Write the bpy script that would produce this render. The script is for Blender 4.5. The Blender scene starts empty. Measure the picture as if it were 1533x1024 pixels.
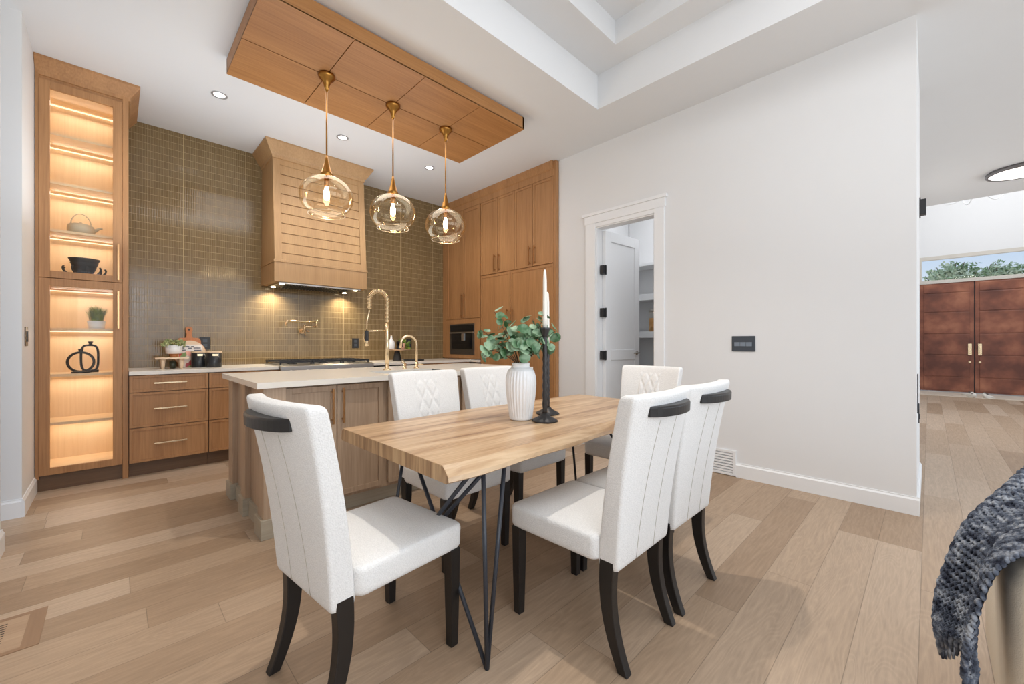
import bpy, math, random
from mathutils import Vector, Matrix, noise
PI = math.pi
C = bpy.context.scene.collection
sin, cos = math.sin, math.cos

# ------------------------------------------------------------------ helpers
class MB:
    def __init__(s): s.v = []; s.f = []
    def add(s, vs, fs):
        n = len(s.v); s.v += [tuple(p) for p in vs]; s.f += [tuple(i + n for i in f) for f in fs]; return s
    def box(s, x0, x1, y0, y1, z0, z1):
        vs = [(x, y, z) for z in (z0, z1) for y in (y0, y1) for x in (x0, x1)]
        return s.add(vs, [(0, 2, 3, 1), (4, 5, 7, 6), (0, 1, 5, 4), (2, 6, 7, 3), (0, 4, 6, 2), (1, 3, 7, 5)])
    def hexa(s, bot, top):   # two quads, counter-clockwise from above
        return s.add(list(bot) + list(top), [(3, 2, 1, 0), (4, 5, 6, 7), (0, 1, 5, 4), (1, 2, 6, 5), (2, 3, 7, 6), (3, 0, 4, 7)])
    def loft(s, rings, cap=True, closed=True):
        n = len(rings[0]); vs = [p for r in rings for p in r]; fs = []
        for i in range(len(rings) - 1):
            for j in range(n if closed else n - 1):
                k = (j + 1) % n
                fs.append((i * n + j, i * n + k, (i + 1) * n + k, (i + 1) * n + j))
        if cap:
            fs.append(tuple(range(n - 1, -1, -1))); fs.append(tuple((len(rings) - 1) * n + j for j in range(n)))
        return s.add(vs, fs)
    def tube(s, pts, r, seg=8, cap=True):
        pts = [Vector(p) for p in pts]; rings = []
        t0 = (pts[1] - pts[0]).normalized()
        up = Vector((0, 0, 1)) if abs(t0.z) < .9 else Vector((1, 0, 0))
        a = t0.cross(up).normalized()
        for i, p in enumerate(pts):
            if i == 0: t = pts[1] - pts[0]
            elif i == len(pts) - 1: t = pts[-1] - pts[-2]
            else: t = (pts[i + 1] - pts[i]).normalized() + (pts[i] - pts[i - 1]).normalized()
            t.normalize(); a = (a - t * a.dot(t)).normalized(); b = t.cross(a)
            rr = r[i] if isinstance(r, (list, tuple)) else r
            rings.append([p + rr * (cos(2 * PI * k / seg) * a + sin(2 * PI * k / seg) * b) for k in range(seg)])
        return s.loft(rings, cap)
    def lathe(s, prof, cx=0, cy=0, seg=32, cap=True, fn=None):
        rings = []
        for r, z in prof:
            rings.append([(cx + (r * (fn(2 * PI * k / seg, z) if fn else 1)) * cos(2 * PI * k / seg), cy + (r * (fn(2 * PI * k / seg, z) if fn else 1)) * sin(2 * PI * k / seg), z) for k in range(seg)])
        return s.loft(rings, cap)
    def prism(s, poly, lo, hi, axis='y'):   # polygon in the two other axes
        def m(a, b, c): return {'y': (a, c, b), 'x': (c, a, b), 'z': (a, b, c)}[axis]
        n = len(poly)
        vs = [m(a, b, lo) for a, b in poly] + [m(a, b, hi) for a, b in poly]
        return s.add(vs, [tuple(range(n)), tuple(range(2 * n - 1, n - 1, -1))] + [(i, i + n, (i + 1) % n + n, (i + 1) % n) for i in range(n)])
    def grid(s, fn, nu, nv):
        vs = [fn(i / nu, j / nv) for j in range(nv + 1) for i in range(nu + 1)]
        return s.add(vs, [(j * (nu + 1) + i, j * (nu + 1) + i + 1, (j + 1) * (nu + 1) + i + 1, (j + 1) * (nu + 1) + i) for j in range(nv) for i in range(nu)])
    def ball(s, c, rx, ry=None, rz=None, seg=12, rings=8, M=None):
        ry = ry or rx; rz = rz or rx; R = []
        for i in range(rings + 1):
            t = PI * i / rings; t = min(max(t, .04), PI - .04)
            ring = []
            for k in range(seg):
                p = Vector((rx * sin(t) * cos(2 * PI * k / seg), ry * sin(t) * sin(2 * PI * k / seg), -rz * cos(t)))
                if M: p = M @ p
                ring.append(p + Vector(c))
            R.append(ring)
        return s.loft(R)

OFF = {}
def finish(name, mb, mat, off, smooth, bevel, seg=2, fixn=True):
    me = bpy.data.meshes.new(name)
    me.from_pydata([(v[0] - off[0], v[1] - off[1], v[2] - off[2]) for v in mb.v], [], mb.f)
    if fixn:
        import bmesh
        b = bmesh.new(); b.from_mesh(me); bmesh.ops.recalc_face_normals(b, faces=b.faces); b.to_mesh(me); b.free()
    me.materials.append(mat)
    if smooth:
        for p in me.polygons: p.use_smooth = True
    o = bpy.data.objects.new(name, me); C.objects.link(o)
    if bevel:
        m = o.modifiers.new('bevel', 'BEVEL'); m.width = bevel; m.segments = seg; m.limit_method = 'ANGLE'; m.angle_limit = .6
    if smooth == 'auto' or (smooth and bevel):
        pass
    return o
def tag(o, label, cat, group=None, kind=None):
    o['label'] = label
    if cat: o['category'] = cat
    if group: o['group'] = group
    if kind: o['kind'] = kind
    return o
def thing(name, label, cat, loc=(0, 0, 0), group=None, kind=None):
    o = bpy.data.objects.new(name, None); o.empty_display_size = .1; C.objects.link(o)
    o.location = loc; OFF[o] = Vector(loc); return tag(o, label, cat, group, kind)
def part(name, mb, mat, parent, smooth=False, bevel=0, label=None, seg=2, fixn=True):
    off = OFF[parent]; o = finish(name, mb, mat, off, smooth, bevel, seg, fixn)
    o.parent = parent; OFF[o] = off
    if label: o['label'] = label
    return o
def single(name, mb, mat, label, cat, loc, smooth=False, bevel=0, group=None, kind=None, seg=2, fixn=True):
    o = finish(name, mb, mat, Vector(loc), smooth, bevel, seg, fixn); o.location = loc; OFF[o] = Vector(loc)
    return tag(o, label, cat, group, kind)
def struct(name, mb, mat, label, cat, smooth=False, bevel=0):
    return single(name, mb, mat, label, cat, (0, 0, 0), smooth, bevel, kind='structure')
def dup(root, loc, rz=0, label=None, group=None):
    r = root.copy(); C.objects.link(r); r.location = loc; r.rotation_euler = (0, 0, rz)
    if label: r['label'] = label
    if group: r['group'] = group
    for ch in list(root.children):
        c = ch.copy(); C.objects.link(c); c.parent = r
        for g in ch.children:
            d = g.copy(); C.objects.link(d); d.parent = c
    return r
def arc(cx, cz, r, a0, a1, n): return [(cx + r * cos(a0 + (a1 - a0) * i / n), cz + r * sin(a0 + (a1 - a0) * i / n)) for i in range(n + 1)]

# ------------------------------------------------------------------ materials
def srgb(r, g, b):
    f = lambda c: (c / 255 / 12.92) if c / 255 <= .04045 else ((c / 255 + .055) / 1.055) ** 2.4
    return (f(r), f(g), f(b), 1)
def newmat(name):
    m = bpy.data.materials.new(name); m.use_nodes = True
    nt = m.node_tree; return m, nt, nt.nodes['Principled BSDF']
def N(nt, typ, **kw):
    n = nt.nodes.new(typ)
    for k, v in kw.items():
        if k.startswith('i_'): n.inputs[k[2:].replace('_', ' ')].default_value = v
        else: setattr(n, k, v)
    return n
def plain(name, col, rough=.6, metal=0, spec=.5, bump=0, bscale=200, emis=None, estr=0, var=.03, sheen=0):
    m, nt, b = newmat(name); L = nt.links
    b.inputs['Roughness'].default_value = rough; b.inputs['Metallic'].default_value = metal; b.inputs['Specular IOR Level'].default_value = spec
    tc = N(nt, 'ShaderNodeTexCoord'); no = N(nt, 'ShaderNodeTexNoise'); no.inputs['Scale'].default_value = 6 if not bump else bscale
    L.new(tc.outputs['Object'], no.inputs['Vector'])
    mx = N(nt, 'ShaderNodeMix', data_type='RGBA'); mx.inputs[6].default_value = tuple(c * (1 - var) for c in col[:3]) + (1,); mx.inputs[7].default_value = tuple(min(1, c * (1 + var)) for c in col[:3]) + (1,)
    L.new(no.outputs['Fac'], mx.inputs[0]); L.new(mx.outputs[2], b.inputs['Base Color'])
    if bump:
        bp = N(nt, 'ShaderNodeBump'); bp.inputs['Strength'].default_value = bump; bp.inputs['Distance'].default_value = .002
        L.new(no.outputs['Fac'], bp.inputs['Height']); L.new(bp.outputs['Normal'], b.inputs['Normal'])
    if emis: b.inputs['Emission Color'].default_value = emis; b.inputs['Emission Strength'].default_value = estr
    if sheen: b.inputs['Sheen Weight'].default_value = sheen
    return m
def wood(name, c1, c2, axis='z', rough=.45, fine=90, stretch=.04, mixw=.5):
    m, nt, b = newmat(name); L = nt.links
    tc = N(nt, 'ShaderNodeTexCoord'); mp = N(nt, 'ShaderNodeMapping')
    sc = [1, 1, 1]; sc['xyz'.index(axis)] = stretch; mp.inputs['Scale'].default_value = sc
    L.new(tc.outputs['Object'], mp.inputs['Vector'])
    n1 = N(nt, 'ShaderNodeTexNoise'); n1.inputs['Scale'].default_value = fine; n1.inputs['Detail'].default_value = 4
    n2 = N(nt, 'ShaderNodeTexNoise'); n2.inputs['Scale'].default_value = 7; n2.inputs['Detail'].default_value = 3
    L.new(mp.outputs[0], n1.inputs['Vector']); L.new(mp.outputs[0], n2.inputs['Vector'])
    ad = N(nt, 'ShaderNodeMix', data_type='FLOAT'); ad.inputs[0].default_value = mixw
    L.new(n1.outputs['Fac'], ad.inputs[2]); L.new(n2.outputs['Fac'], ad.inputs[3])
    rp = N(nt, 'ShaderNodeValToRGB'); rp.color_ramp.elements[0].position = .32; rp.color_ramp.elements[1].position = .68
    rp.color_ramp.elements[0].color = c1; rp.color_ramp.elements[1].color = c2
    L.new(ad.outputs[0], rp.inputs[0]); L.new(rp.outputs[0], b.inputs['Base Color'])
    b.inputs['Roughness'].default_value = rough
    bp = N(nt, 'ShaderNodeBump'); bp.inputs['Strength'].default_value = .15; bp.inputs['Distance'].default_value = .001
    L.new(n1.outputs['Fac'], bp.inputs['Height']); L.new(bp.outputs['Normal'], b.inputs['Normal'])
    return m
def emit(name, col, s):
    m, nt, b = newmat(name); b.inputs['Base Color'].default_value = col
    b.inputs['Emission Color'].default_value = col; b.inputs['Emission Strength'].default_value = s
    return m
def glassmat(name, tint, gloss=.08, edge=.35, edgecol=(1, .9, .7, 1)):
    m = bpy.data.materials.new(name); m.use_nodes = True; nt = m.node_tree; L = nt.links; nt.nodes.clear()
    out = N(nt, 'ShaderNodeOutputMaterial'); tr = N(nt, 'ShaderNodeBsdfTransparent'); gl = N(nt, 'ShaderNodeBsdfGlossy')
    tr.inputs[0].default_value = tint; gl.inputs['Roughness'].default_value = .02; gl.inputs[0].default_value = edgecol
    lw = N(nt, 'ShaderNodeLayerWeight'); lw.inputs[0].default_value = .25
    mr = N(nt, 'ShaderNodeMapRange'); mr.inputs[3].default_value = gloss; mr.inputs[4].default_value = edge
    L.new(lw.outputs['Facing'], mr.inputs[0]); mx = N(nt, 'ShaderNodeMixShader')
    L.new(mr.outputs[0], mx.inputs[0]); L.new(tr.outputs[0], mx.inputs[1]); L.new(gl.outputs[0], mx.inputs[2]); L.new(mx.outputs[0], out.inputs[0])
    return m
def math_(nt, op, a, b=None, c=None):
    n = nt.nodes.new('ShaderNodeMath'); n.operation = op
    for i, q in enumerate((a, b, c)):
        if q is None: continue
        if isinstance(q, (int, float)): n.inputs[i].default_value = q
        else: nt.links.new(q, n.inputs[i])
    return n.outputs[0]

def floor_mat():
    m, nt, b = newmat('oak_planks'); L = nt.links
    tc = N(nt, 'ShaderNodeTexCoord'); sp = N(nt, 'ShaderNodeSeparateXYZ'); L.new(tc.outputs['Object'], sp.inputs[0])
    X, Y = sp.outputs[0], sp.outputs[1]
    PW, PL = .186, 1.75
    yr = math_(nt, 'DIVIDE', math_(nt, 'ADD', Y, 20.06), PW); row = math_(nt, 'FLOOR', yr); fy = math_(nt, 'FRACT', yr)
    w1 = N(nt, 'ShaderNodeTexWhiteNoise', noise_dimensions='1D'); L.new(row, w1.inputs['W'])
    xr = math_(nt, 'ADD', math_(nt, 'DIVIDE', math_(nt, 'ADD', X, 20), PL), math_(nt, 'MULTIPLY', w1.outputs['Value'], 7)); col = math_(nt, 'FLOOR', xr); fx = math_(nt, 'FRACT', xr)
    cb = N(nt, 'ShaderNodeCombineXYZ'); L.new(row, cb.inputs[0]); L.new(col, cb.inputs[1])
    w2 = N(nt, 'ShaderNodeTexWhiteNoise', noise_dimensions='2D'); L.new(cb.outputs[0], w2.inputs['Vector'])
    rnd = w2.outputs['Value']
    ey = math_(nt, 'MULTIPLY', math_(nt, 'MINIMUM', fy, math_(nt, 'SUBTRACT', 1, fy)), PW)
    ex = math_(nt, 'MULTIPLY', math_(nt, 'MINIMUM', fx, math_(nt, 'SUBTRACT', 1, fx)), PL)
    edge = math_(nt, 'MINIMUM', ex, ey)
    gap = math_(nt, 'LESS_THAN', edge, .0013)
    # grain
    g = N(nt, 'ShaderNodeCombineXYZ')
    L.new(math_(nt, 'ADD', math_(nt, 'MULTIPLY', X, 1.3), math_(nt, 'MULTIPLY', rnd, 37)), g.inputs[0])
    L.new(math_(nt, 'MULTIPLY', Y, 16), g.inputs[1]); L.new(math_(nt, 'MULTIPLY', rnd, 11), g.inputs[2])
    n1 = N(nt, 'ShaderNodeTexNoise'); n1.inputs['Scale'].default_value = 5; n1.inputs['Detail'].default_value = 6; n1.inputs['Roughness'].default_value = .65
    L.new(g.outputs[0], n1.inputs['Vector'])
    g2 = N(nt, 'ShaderNodeCombineXYZ')
    L.new(math_(nt, 'ADD', math_(nt, 'MULTIPLY', X, .7), math_(nt, 'MULTIPLY', rnd, 51)), g2.inputs[0]); L.new(math_(nt, 'MULTIPLY', Y, 5), g2.inputs[1]); L.new(math_(nt, 'MULTIPLY', rnd, 17), g2.inputs[2])
    n2 = N(nt, 'ShaderNodeTexNoise'); n2.inputs['Scale'].default_value = 1.6; n2.inputs['Detail'].default_value = 2; n2.inputs['Distortion'].default_value = .6
    L.new(g2.outputs[0], n2.inputs['Vector'])
    rings = math_(nt, 'ABSOLUTE', math_(nt, 'SINE', math_(nt, 'MULTIPLY', n2.outputs['Fac'], 60)))
    rp = N(nt, 'ShaderNodeValToRGB'); e = rp.color_ramp.elements
    e[0].color = srgb(158, 132, 107); e[1].color = srgb(192, 170, 148); e[0].position = 0; e[1].position = 1
    k = e.new(.45); k.color = srgb(178, 153, 128)
    L.new(rnd, rp.inputs[0])
    dk = math_(nt, 'ADD', math_(nt, 'MULTIPLY', math_(nt, 'SUBTRACT', n1.outputs['Fac'], .5), .5), math_(nt, 'MULTIPLY', rings, .09))
    fac = math_(nt, 'SUBTRACT', .99, dk)
    fac = math_(nt, 'MULTIPLY', fac, math_(nt, 'SUBTRACT', 1, math_(nt, 'MULTIPLY', gap, .38)))
    vm = N(nt, 'ShaderNodeVectorMath', operation='SCALE'); L.new(rp.outputs[0], vm.inputs[0]); L.new(fac, vm.inputs['Scale'])
    L.new(vm.outputs[0], b.inputs['Base Color'])
    L.new(math_(nt, 'ADD', .36, math_(nt, 'MULTIPLY', n1.outputs['Fac'], .18)), b.inputs['Roughness'])
    b.inputs['Specular IOR Level'].default_value = .4
    bp = N(nt, 'ShaderNodeBump'); bp.inputs['Strength'].default_value = .3; bp.inputs['Distance'].default_value = .002
    L.new(math_(nt, 'SUBTRACT', math_(nt, 'MULTIPLY', n1.outputs['Fac'], .3), gap), bp.inputs['Height']); L.new(bp.outputs['Normal'], b.inputs['Normal'])
    return m

def tile_mat():
    m, nt, b = newmat('olive_stick_tiles'); L = nt.links
    tc = N(nt, 'ShaderNodeTexCoord'); sp = N(nt, 'ShaderNodeSeparateXYZ'); L.new(tc.outputs['Object'], sp.inputs[0])
    X, Z = sp.outputs[0], sp.outputs[2]
    TW, TH = .0205, .0745
    xr = math_(nt, 'DIVIDE', math_(nt, 'ADD', X, 2.05), TW); zr = math_(nt, 'DIVIDE', math_(nt, 'ADD', Z, .04), TH)
    cx_, cz_ = math_(nt, 'FLOOR', xr), math_(nt, 'FLOOR', zr); fx, fz = math_(nt, 'FRACT', xr), math_(nt, 'FRACT', zr)
    cb = N(nt, 'ShaderNodeCombineXYZ'); L.new(cx_, cb.inputs[0]); L.new(cz_, cb.inputs[1])
    w = N(nt, 'ShaderNodeTexWhiteNoise', noise_dimensions='2D'); L.new(cb.outputs[0], w.inputs['Vector'])
    ex = math_(nt, 'MULTIPLY', math_(nt, 'MINIMUM', fx, math_(nt, 'SUBTRACT', 1, fx)), TW)
    ez = math_(nt, 'MULTIPLY', math_(nt, 'MINIMUM', fz, math_(nt, 'SUBTRACT', 1, fz)), TH)
    # sheet seams every 14 tiles look wider
    sx = math_(nt, 'FRACT', math_(nt, 'DIVIDE', math_(nt, 'ADD', cx_, .5), 14)); 
    gx = math_(nt, 'LESS_THAN', ex, .0011); gz = math_(nt, 'LESS_THAN', ez, .0017)
    sheet = math_(nt, 'FRACT', math_(nt, 'ADD', math_(nt, 'DIVIDE', xr, 14), .0)); se = math_(nt, 'MULTIPLY', math_(nt, 'MINIMUM', sheet, math_(nt, 'SUBTRACT', 1, sheet)), TW * 14)
    gs = math_(nt, 'LESS_THAN', se, .0024)
    gap = math_(nt, 'MAXIMUM', math_(nt, 'MAXIMUM', math_(nt, 'MULTIPLY', gx, .42), math_(nt, 'MULTIPLY', gz, .7)), gs)
    rp = N(nt, 'ShaderNodeValToRGB'); e = rp.color_ramp.elements
    e[0].color = srgb(114, 94, 63); e[1].color = srgb(128, 107, 75); L.new(w.outputs['Value'], rp.inputs[0])
    mx = N(nt, 'ShaderNodeMix', data_type='RGBA'); L.new(gap, mx.inputs[0]); L.new(rp.outputs[0], mx.inputs[6]); mx.inputs[7].default_value = srgb(190, 168, 126)
    L.new(mx.outputs[2], b.inputs['Base Color'])
    b.inputs['Specular IOR Level'].default_value = .42
    L.new(math_(nt, 'ADD', .09, math_(nt, 'MULTIPLY', gap, .5)), b.inputs['Roughness'])
    h = math_(nt, 'SINE', math_(nt, 'MULTIPLY', fx, PI)); tilt = math_(nt, 'MULTIPLY', math_(nt, 'SUBTRACT', w.outputs['Value'], .5), math_(nt, 'SUBTRACT', fz, .5))
    hh = math_(nt, 'SUBTRACT', math_(nt, 'ADD', math_(nt, 'MULTIPLY', h, .5), math_(nt, 'MULTIPLY', tilt, .12)), gap)
    bp = N(nt, 'ShaderNodeBump'); bp.inputs['Strength'].default_value = .5; bp.inputs['Distance'].default_value = .0012
    L.new(hh, bp.inputs['Height']); L.new(bp.outputs['Normal'], b.inputs['Normal'])
    return m

def knit_mat():
    m, nt, b = newmat('chunky_yarn'); L = nt.links
    tc = N(nt, 'ShaderNodeTexCoord'); n = N(nt, 'ShaderNodeTexNoise'); n.inputs['Scale'].default_value = 38; n.inputs['Detail'].default_value = 3
    L.new(tc.outputs['Object'], n.inputs['Vector'])
    rp = N(nt, 'ShaderNodeValToRGB'); e = rp.color_ramp.elements
    e[0].position = .33; e[0].color = srgb(44, 47, 58); e[1].position = .68; e[1].color = srgb(158, 162, 168)
    k = e.new(.5); k.color = srgb(92, 98, 110); L.new(n.outputs['Fac'], rp.inputs[0]); L.new(rp.outputs[0], b.inputs['Base Color'])
    b.inputs['Roughness'].default_value = .95; b.inputs['Specular IOR Level'].default_value = .1
    w = N(nt, 'ShaderNodeTexNoise'); w.inputs['Scale'].default_value = 400; L.new(tc.outputs['Object'], w.inputs['Vector'])
    bp = N(nt, 'ShaderNodeBump'); bp.inputs['Strength'].default_value = .6; bp.inputs['Distance'].default_value = .002; L.new(w.outputs['Fac'], bp.inputs['Height']); L.new(bp.outputs['Normal'], b.inputs['Normal'])
    return m
def table_mat(name='live_edge_slab', dark=0):
    m, nt, b = newmat(name); L = nt.links
    tc = N(nt, 'ShaderNodeTexCoord'); mp = N(nt, 'ShaderNodeMapping'); mp.inputs['Scale'].default_value = (.9, 9, 3) if not dark else (6, 22, 1.2)
    L.new(tc.outputs['Object'], mp.inputs['Vector'])
    n = N(nt, 'ShaderNodeTexNoise'); n.inputs['Scale'].default_value = 1.6; n.inputs['Detail'].default_value = 8; n.inputs['Distortion'].default_value = .5
    L.new(mp.outputs[0], n.inputs['Vector'])
    mp2 = N(nt, 'ShaderNodeMapping'); mp2.inputs['Scale'].default_value = (2, 60, 20) if not dark else (8, 60, 4); L.new(tc.outputs['Object'], mp2.inputs['Vector'])
    n2 = N(nt, 'ShaderNodeTexNoise'); n2.inputs['Scale'].default_value = 2; n2.inputs['Detail'].default_value = 5; L.new(mp2.outputs[0], n2.inputs['Vector'])
    mi = N(nt, 'ShaderNodeMix', data_type='FLOAT'); mi.inputs[0].default_value = .3; L.new(n.outputs['Fac'], mi.inputs[2]); L.new(n2.outputs['Fac'], mi.inputs[3])
    rp = N(nt, 'ShaderNodeValToRGB'); e = rp.color_ramp.elements
    e[0].position = .36; e[0].color = srgb(142, 108, 80) if not dark else srgb(128, 96, 66); e[1].position = .62; e[1].color = srgb(208, 180, 146) if not dark else srgb(196, 164, 124)
    k = e.new(.49); k.color = srgb(186, 153, 118) if not dark else srgb(164, 130, 94)
    L.new(mi.outputs[0], rp.inputs[0]); L.new(rp.outputs[0], b.inputs['Base Color']); b.inputs['Roughness'].default_value = .33
    return m
def leafmat(name, c1, c2, sc=9):
    m, nt, b = newmat(name); L = nt.links
    tc = N(nt, 'ShaderNodeTexCoord'); n = N(nt, 'ShaderNodeTexNoise'); n.inputs['Scale'].default_value = sc; L.new(tc.outputs['Object'], n.inputs['Vector'])
    rp = N(nt, 'ShaderNodeValToRGB'); e = rp.color_ramp.elements; e[0].position = .38; e[1].position = .62; e[0].color = c1; e[1].color = c2
    L.new(n.outputs['Fac'], rp.inputs[0]); L.new(rp.outputs[0], b.inputs['Base Color']); b.inputs['Roughness'].default_value = .5
    return m
def copper_mat():
    m, nt, b = newmat('mottled_copper_door'); L = nt.links
    tc = N(nt, 'ShaderNodeTexCoord'); n = N(nt, 'ShaderNodeTexNoise'); n.inputs['Scale'].default_value = 2.2; n.inputs['Detail'].default_value = 5; L.new(tc.outputs['Object'], n.inputs['Vector'])
    rp = N(nt, 'ShaderNodeValToRGB'); e = rp.color_ramp.elements; e[0].position = .35; e[1].position = .7; e[0].color = srgb(98, 56, 44); e[1].color = srgb(172, 112, 84)
    k = e.new(.52); k.color = srgb(134, 80, 60)
    L.new(n.outputs['Fac'], rp.inputs[0]); L.new(rp.outputs[0], b.inputs['Base Color']); b.inputs['Roughness'].default_value = .4; b.inputs['Metallic'].default_value = .15
    return m

WALL = plain('white_wall_paint', srgb(227, 227, 227), .75, var=.008)
CEIL = plain('white_ceiling_paint', srgb(226, 227, 228), .85, var=.008)
TRIM = plain('white_trim_paint', srgb(236, 237, 238), .4, var=.005)
FLOOR = floor_mat(); TILE = tile_mat()
OAK = wood('warm_oak', srgb(156, 110, 69), srgb(189, 141, 94))
OAKH = wood('hood_oak_lit', srgb(160, 123, 82), srgb(184, 147, 103))  # same oak as the cabinets, light on the hood put into the tint
OAKP = wood('panel_oak', srgb(152, 102, 56), srgb(184, 132, 80), axis='x')
OAKI = wood('island_oak_lit', srgb(158, 132, 108), srgb(190, 165, 140))  # cabinet oak again, the island's lighting painted in as a greyer tint
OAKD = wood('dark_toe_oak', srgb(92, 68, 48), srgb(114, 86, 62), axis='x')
TOEG = wood('grey_plinth', srgb(160, 150, 132), srgb(178, 168, 150), axis='x')
MAPLE = wood('pale_maple', srgb(226, 196, 156), srgb(238, 212, 176))
QUARTZ = plain('white_quartz', srgb(232, 226, 216), .22, var=.02)
BRASS = plain('brushed_brass', srgb(196, 152, 108), .28, 1)
BRASSL = plain('champagne_brass', srgb(228, 206, 170), .25, 1)
BRASSD = plain('aged_brass', srgb(164, 118, 58), .3, 1)
STEEL = plain('brushed_steel', srgb(190, 186, 180), .3, 1)
BLACK = plain('black_metal', srgb(34, 34, 36), .45)
BLKROD = plain('black_powder_coat', srgb(46, 50, 58), .4)
BLKWOOD = plain('black_stained_wood', srgb(26, 23, 22), .38)
IRON = plain('wrought_iron', srgb(62, 60, 60), .42, .6, bump=.8, bscale=60)
FABRIC = plain('oatmeal_boucle', srgb(230, 229, 227), .95, spec=.2, bump=1.0, bscale=230, sheen=.1, var=.17)
SEAM = plain('seam_thread', srgb(186, 180, 170), .9)
CERAM = plain('white_ceramic', srgb(240, 241, 242), .45)
WAX = plain('ivory_wax', srgb(242, 238, 228), .4)
BLKGLS = plain('black_glass', srgb(16, 16, 18), .08)
DARKPL = plain('dark_grey_plastic', srgb(66, 72, 80), .4)
STONEW = plain('stoneware_taupe', srgb(196, 182, 158), .6)
BLKCER = plain('matte_black_ceramic', srgb(40, 37, 36), .6)
TABLE = table_mat(); TABLED = table_mat('slab_edge', 1)
KNIT = knit_mat()
LEAF = leafmat('eucalyptus_leaf', srgb(52, 96, 54), srgb(150, 178, 146), 18)
LEAF2 = leafmat('pale_leaf', srgb(120, 136, 80), srgb(206, 212, 160), 30)
GRASS = leafmat('grass_blade', srgb(74, 92, 30), srgb(150, 164, 70), 30)
TREE = leafmat('tree_leaf', srgb(130, 156, 112), srgb(226, 232, 210), 3)
STEM = plain('brown_stem', srgb(92, 74, 56), .7)
BEIGE = plain('beige_upholstery', srgb(228, 216, 196), .85, bump=.5, bscale=300)
COPPER = copper_mat()
GLOBE = glassmat('amber_tinted_glass', (.96, .91, .83, 1), .05, .55)
PANE = glassmat('clear_pane', (.98, .98, .97, 1), .004, .06, (1, 1, 1, 1))
BULB = emit('warm_bulb', (1, .82, .56, 1), 26)
LEDW = emit('led_white', (1, .96, .9, 1), 9)
LEDHALL = emit('hall_disc', (1, .97, .93, 1), 1.6)
LEDC = emit('led_warm', (1, .86, .66, 1), .95)
HOODL = emit('hood_led', (1, .82, .55, 1), 12)
ACACIA = wood('acacia', srgb(168, 98, 52), srgb(206, 138, 84), axis='z')
PINE = wood('whitewashed_pine', srgb(214, 186, 154), srgb(236, 214, 186), axis='x')

# ------------------------------------------------------------------ room shell
ZC = 3.434; XR = 3.933; YB = 5.62; XL = -.45
struct('floor', MB().box(-3, 15, -6, 5.9, -.1, 0), FLOOR, 'light oak plank floor running through the whole space', 'floor')
ce = MB()
TX0, TX1, TY0, TY1 = -.2, 3.333, -1.6, 2.233
Z2, Z3 = 3.76, 3.965; IX1, IY1, IX0, IY0 = 3.095, 1.895, .04, -1.26
ce.box(-3, TX0, -6, 5.9, ZC, ZC + .08); ce.box(TX1, 9.5, -6, 5.9, ZC, ZC + .08); ce.box(TX0, TX1, TY1, 5.9, ZC, ZC + .08); ce.box(TX0, TX1, -6, TY0, ZC, ZC + .08)
for (x0, x1, y0, y1) in ((TX0 - .08, TX0, TY0 - .08, TY1 + .08), (TX1, TX1 + .08, TY0 - .08, TY1 + .08), (TX0, TX1, TY1, TY1 + .08), (TX0, TX1, TY0 - .08, TY0)): ce.box(x0, x1, y0, y1, ZC + .08, Z2 + .08)
ce.box(TX0, IX0, TY0, TY1, Z2, Z2 + .08); ce.box(IX1, TX1, TY0, TY1, Z2, Z2 + .08); ce.box(IX0, IX1, IY1, TY1, Z2, Z2 + .08); ce.box(IX0, IX1, TY0, IY0, Z2, Z2 + .08)
for (x0, x1, y0, y1) in ((IX0 - .08, IX0, IY0 - .08, IY1 + .08), (IX1, IX1 + .08, IY0 - .08, IY1 + .08), (IX0, IX1, IY1, IY1 + .08), (IX0, IX1, IY0 - .08, IY0)): ce.box(x0, x1, y0, y1, Z2 + .08, Z3 + .08)
ce.box(IX0, IX1, IY0, IY1, Z3, Z3 + .08)
ce.box(9.5, 9.6, -6, .3, ZC, 6.1)
struct('ceiling', ce, CEIL, 'white ceiling with a stepped two level tray above the dining area', 'ceiling')
struct('wall_back', MB().box(.02, 4.12, YB, YB + .15, 0, ZC), TILE, 'kitchen back wall of narrow glossy olive brown tiles stacked vertically', 'wall')
wl = MB().box(XL - .15, XL, 4.31, YB + .15, 0, ZC).box(-3, XL - .15, 4.31, 4.46, 0, ZC).box(XL, .02, YB, YB + .15, 0, ZC).box(XL - .16, XL - .01, -.6, 3.66, 0, ZC)
struct('wall_left', wl, WALL, 'white painted wall beside the lit glass cabinet', 'wall')
DY0, DY1, DZ = 1.951, 2.655, 2.50
wr = MB().box(XR, XR + .12, .06, DY0, 0, ZC).box(XR, XR + .12, DY1, 3.2, 0, ZC).box(XR, XR + .12, DY0, DY1, DZ, ZC)
struct('wall_right', wr, WALL, 'long plain white wall behind the dining table with a doorway', 'wall')
struct('wall_pantry', MB().box(5.62, 5.74, .18, 3.2, 0, ZC).box(XR + .125, 5.74, 3.21, 3.32, 0, ZC), WALL, 'white back wall inside the pantry', 'wall')
struct('wall_alcove', MB().box(4.002, 4.12, 3.33, YB - .005, 0, ZC), WALL, 'wall behind the tall oak cabinets', 'wall')
struct('wall_hall', MB().box(XR + .12, 5.13, .06, .18, 0, ZC).box(5.13, 14.3, .17, .3, 0, 6), WALL, 'white side wall of the hallway leading to the entry', 'wall')
XD = 14.2
we = MB().box(XD, XD + .2, -6, -1.72, 0, 6).box(XD, XD + .2, -1.72, .17, 3.28, 6)
struct('wall_entry', we, WALL, 'tall white wall above the copper entry doors', 'wall')
struct('ceiling_foyer', MB().box(9.5, 14.4, -6, .3, 6.0, 6.1), CEIL, 'high foyer ceiling', 'ceiling')
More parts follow.
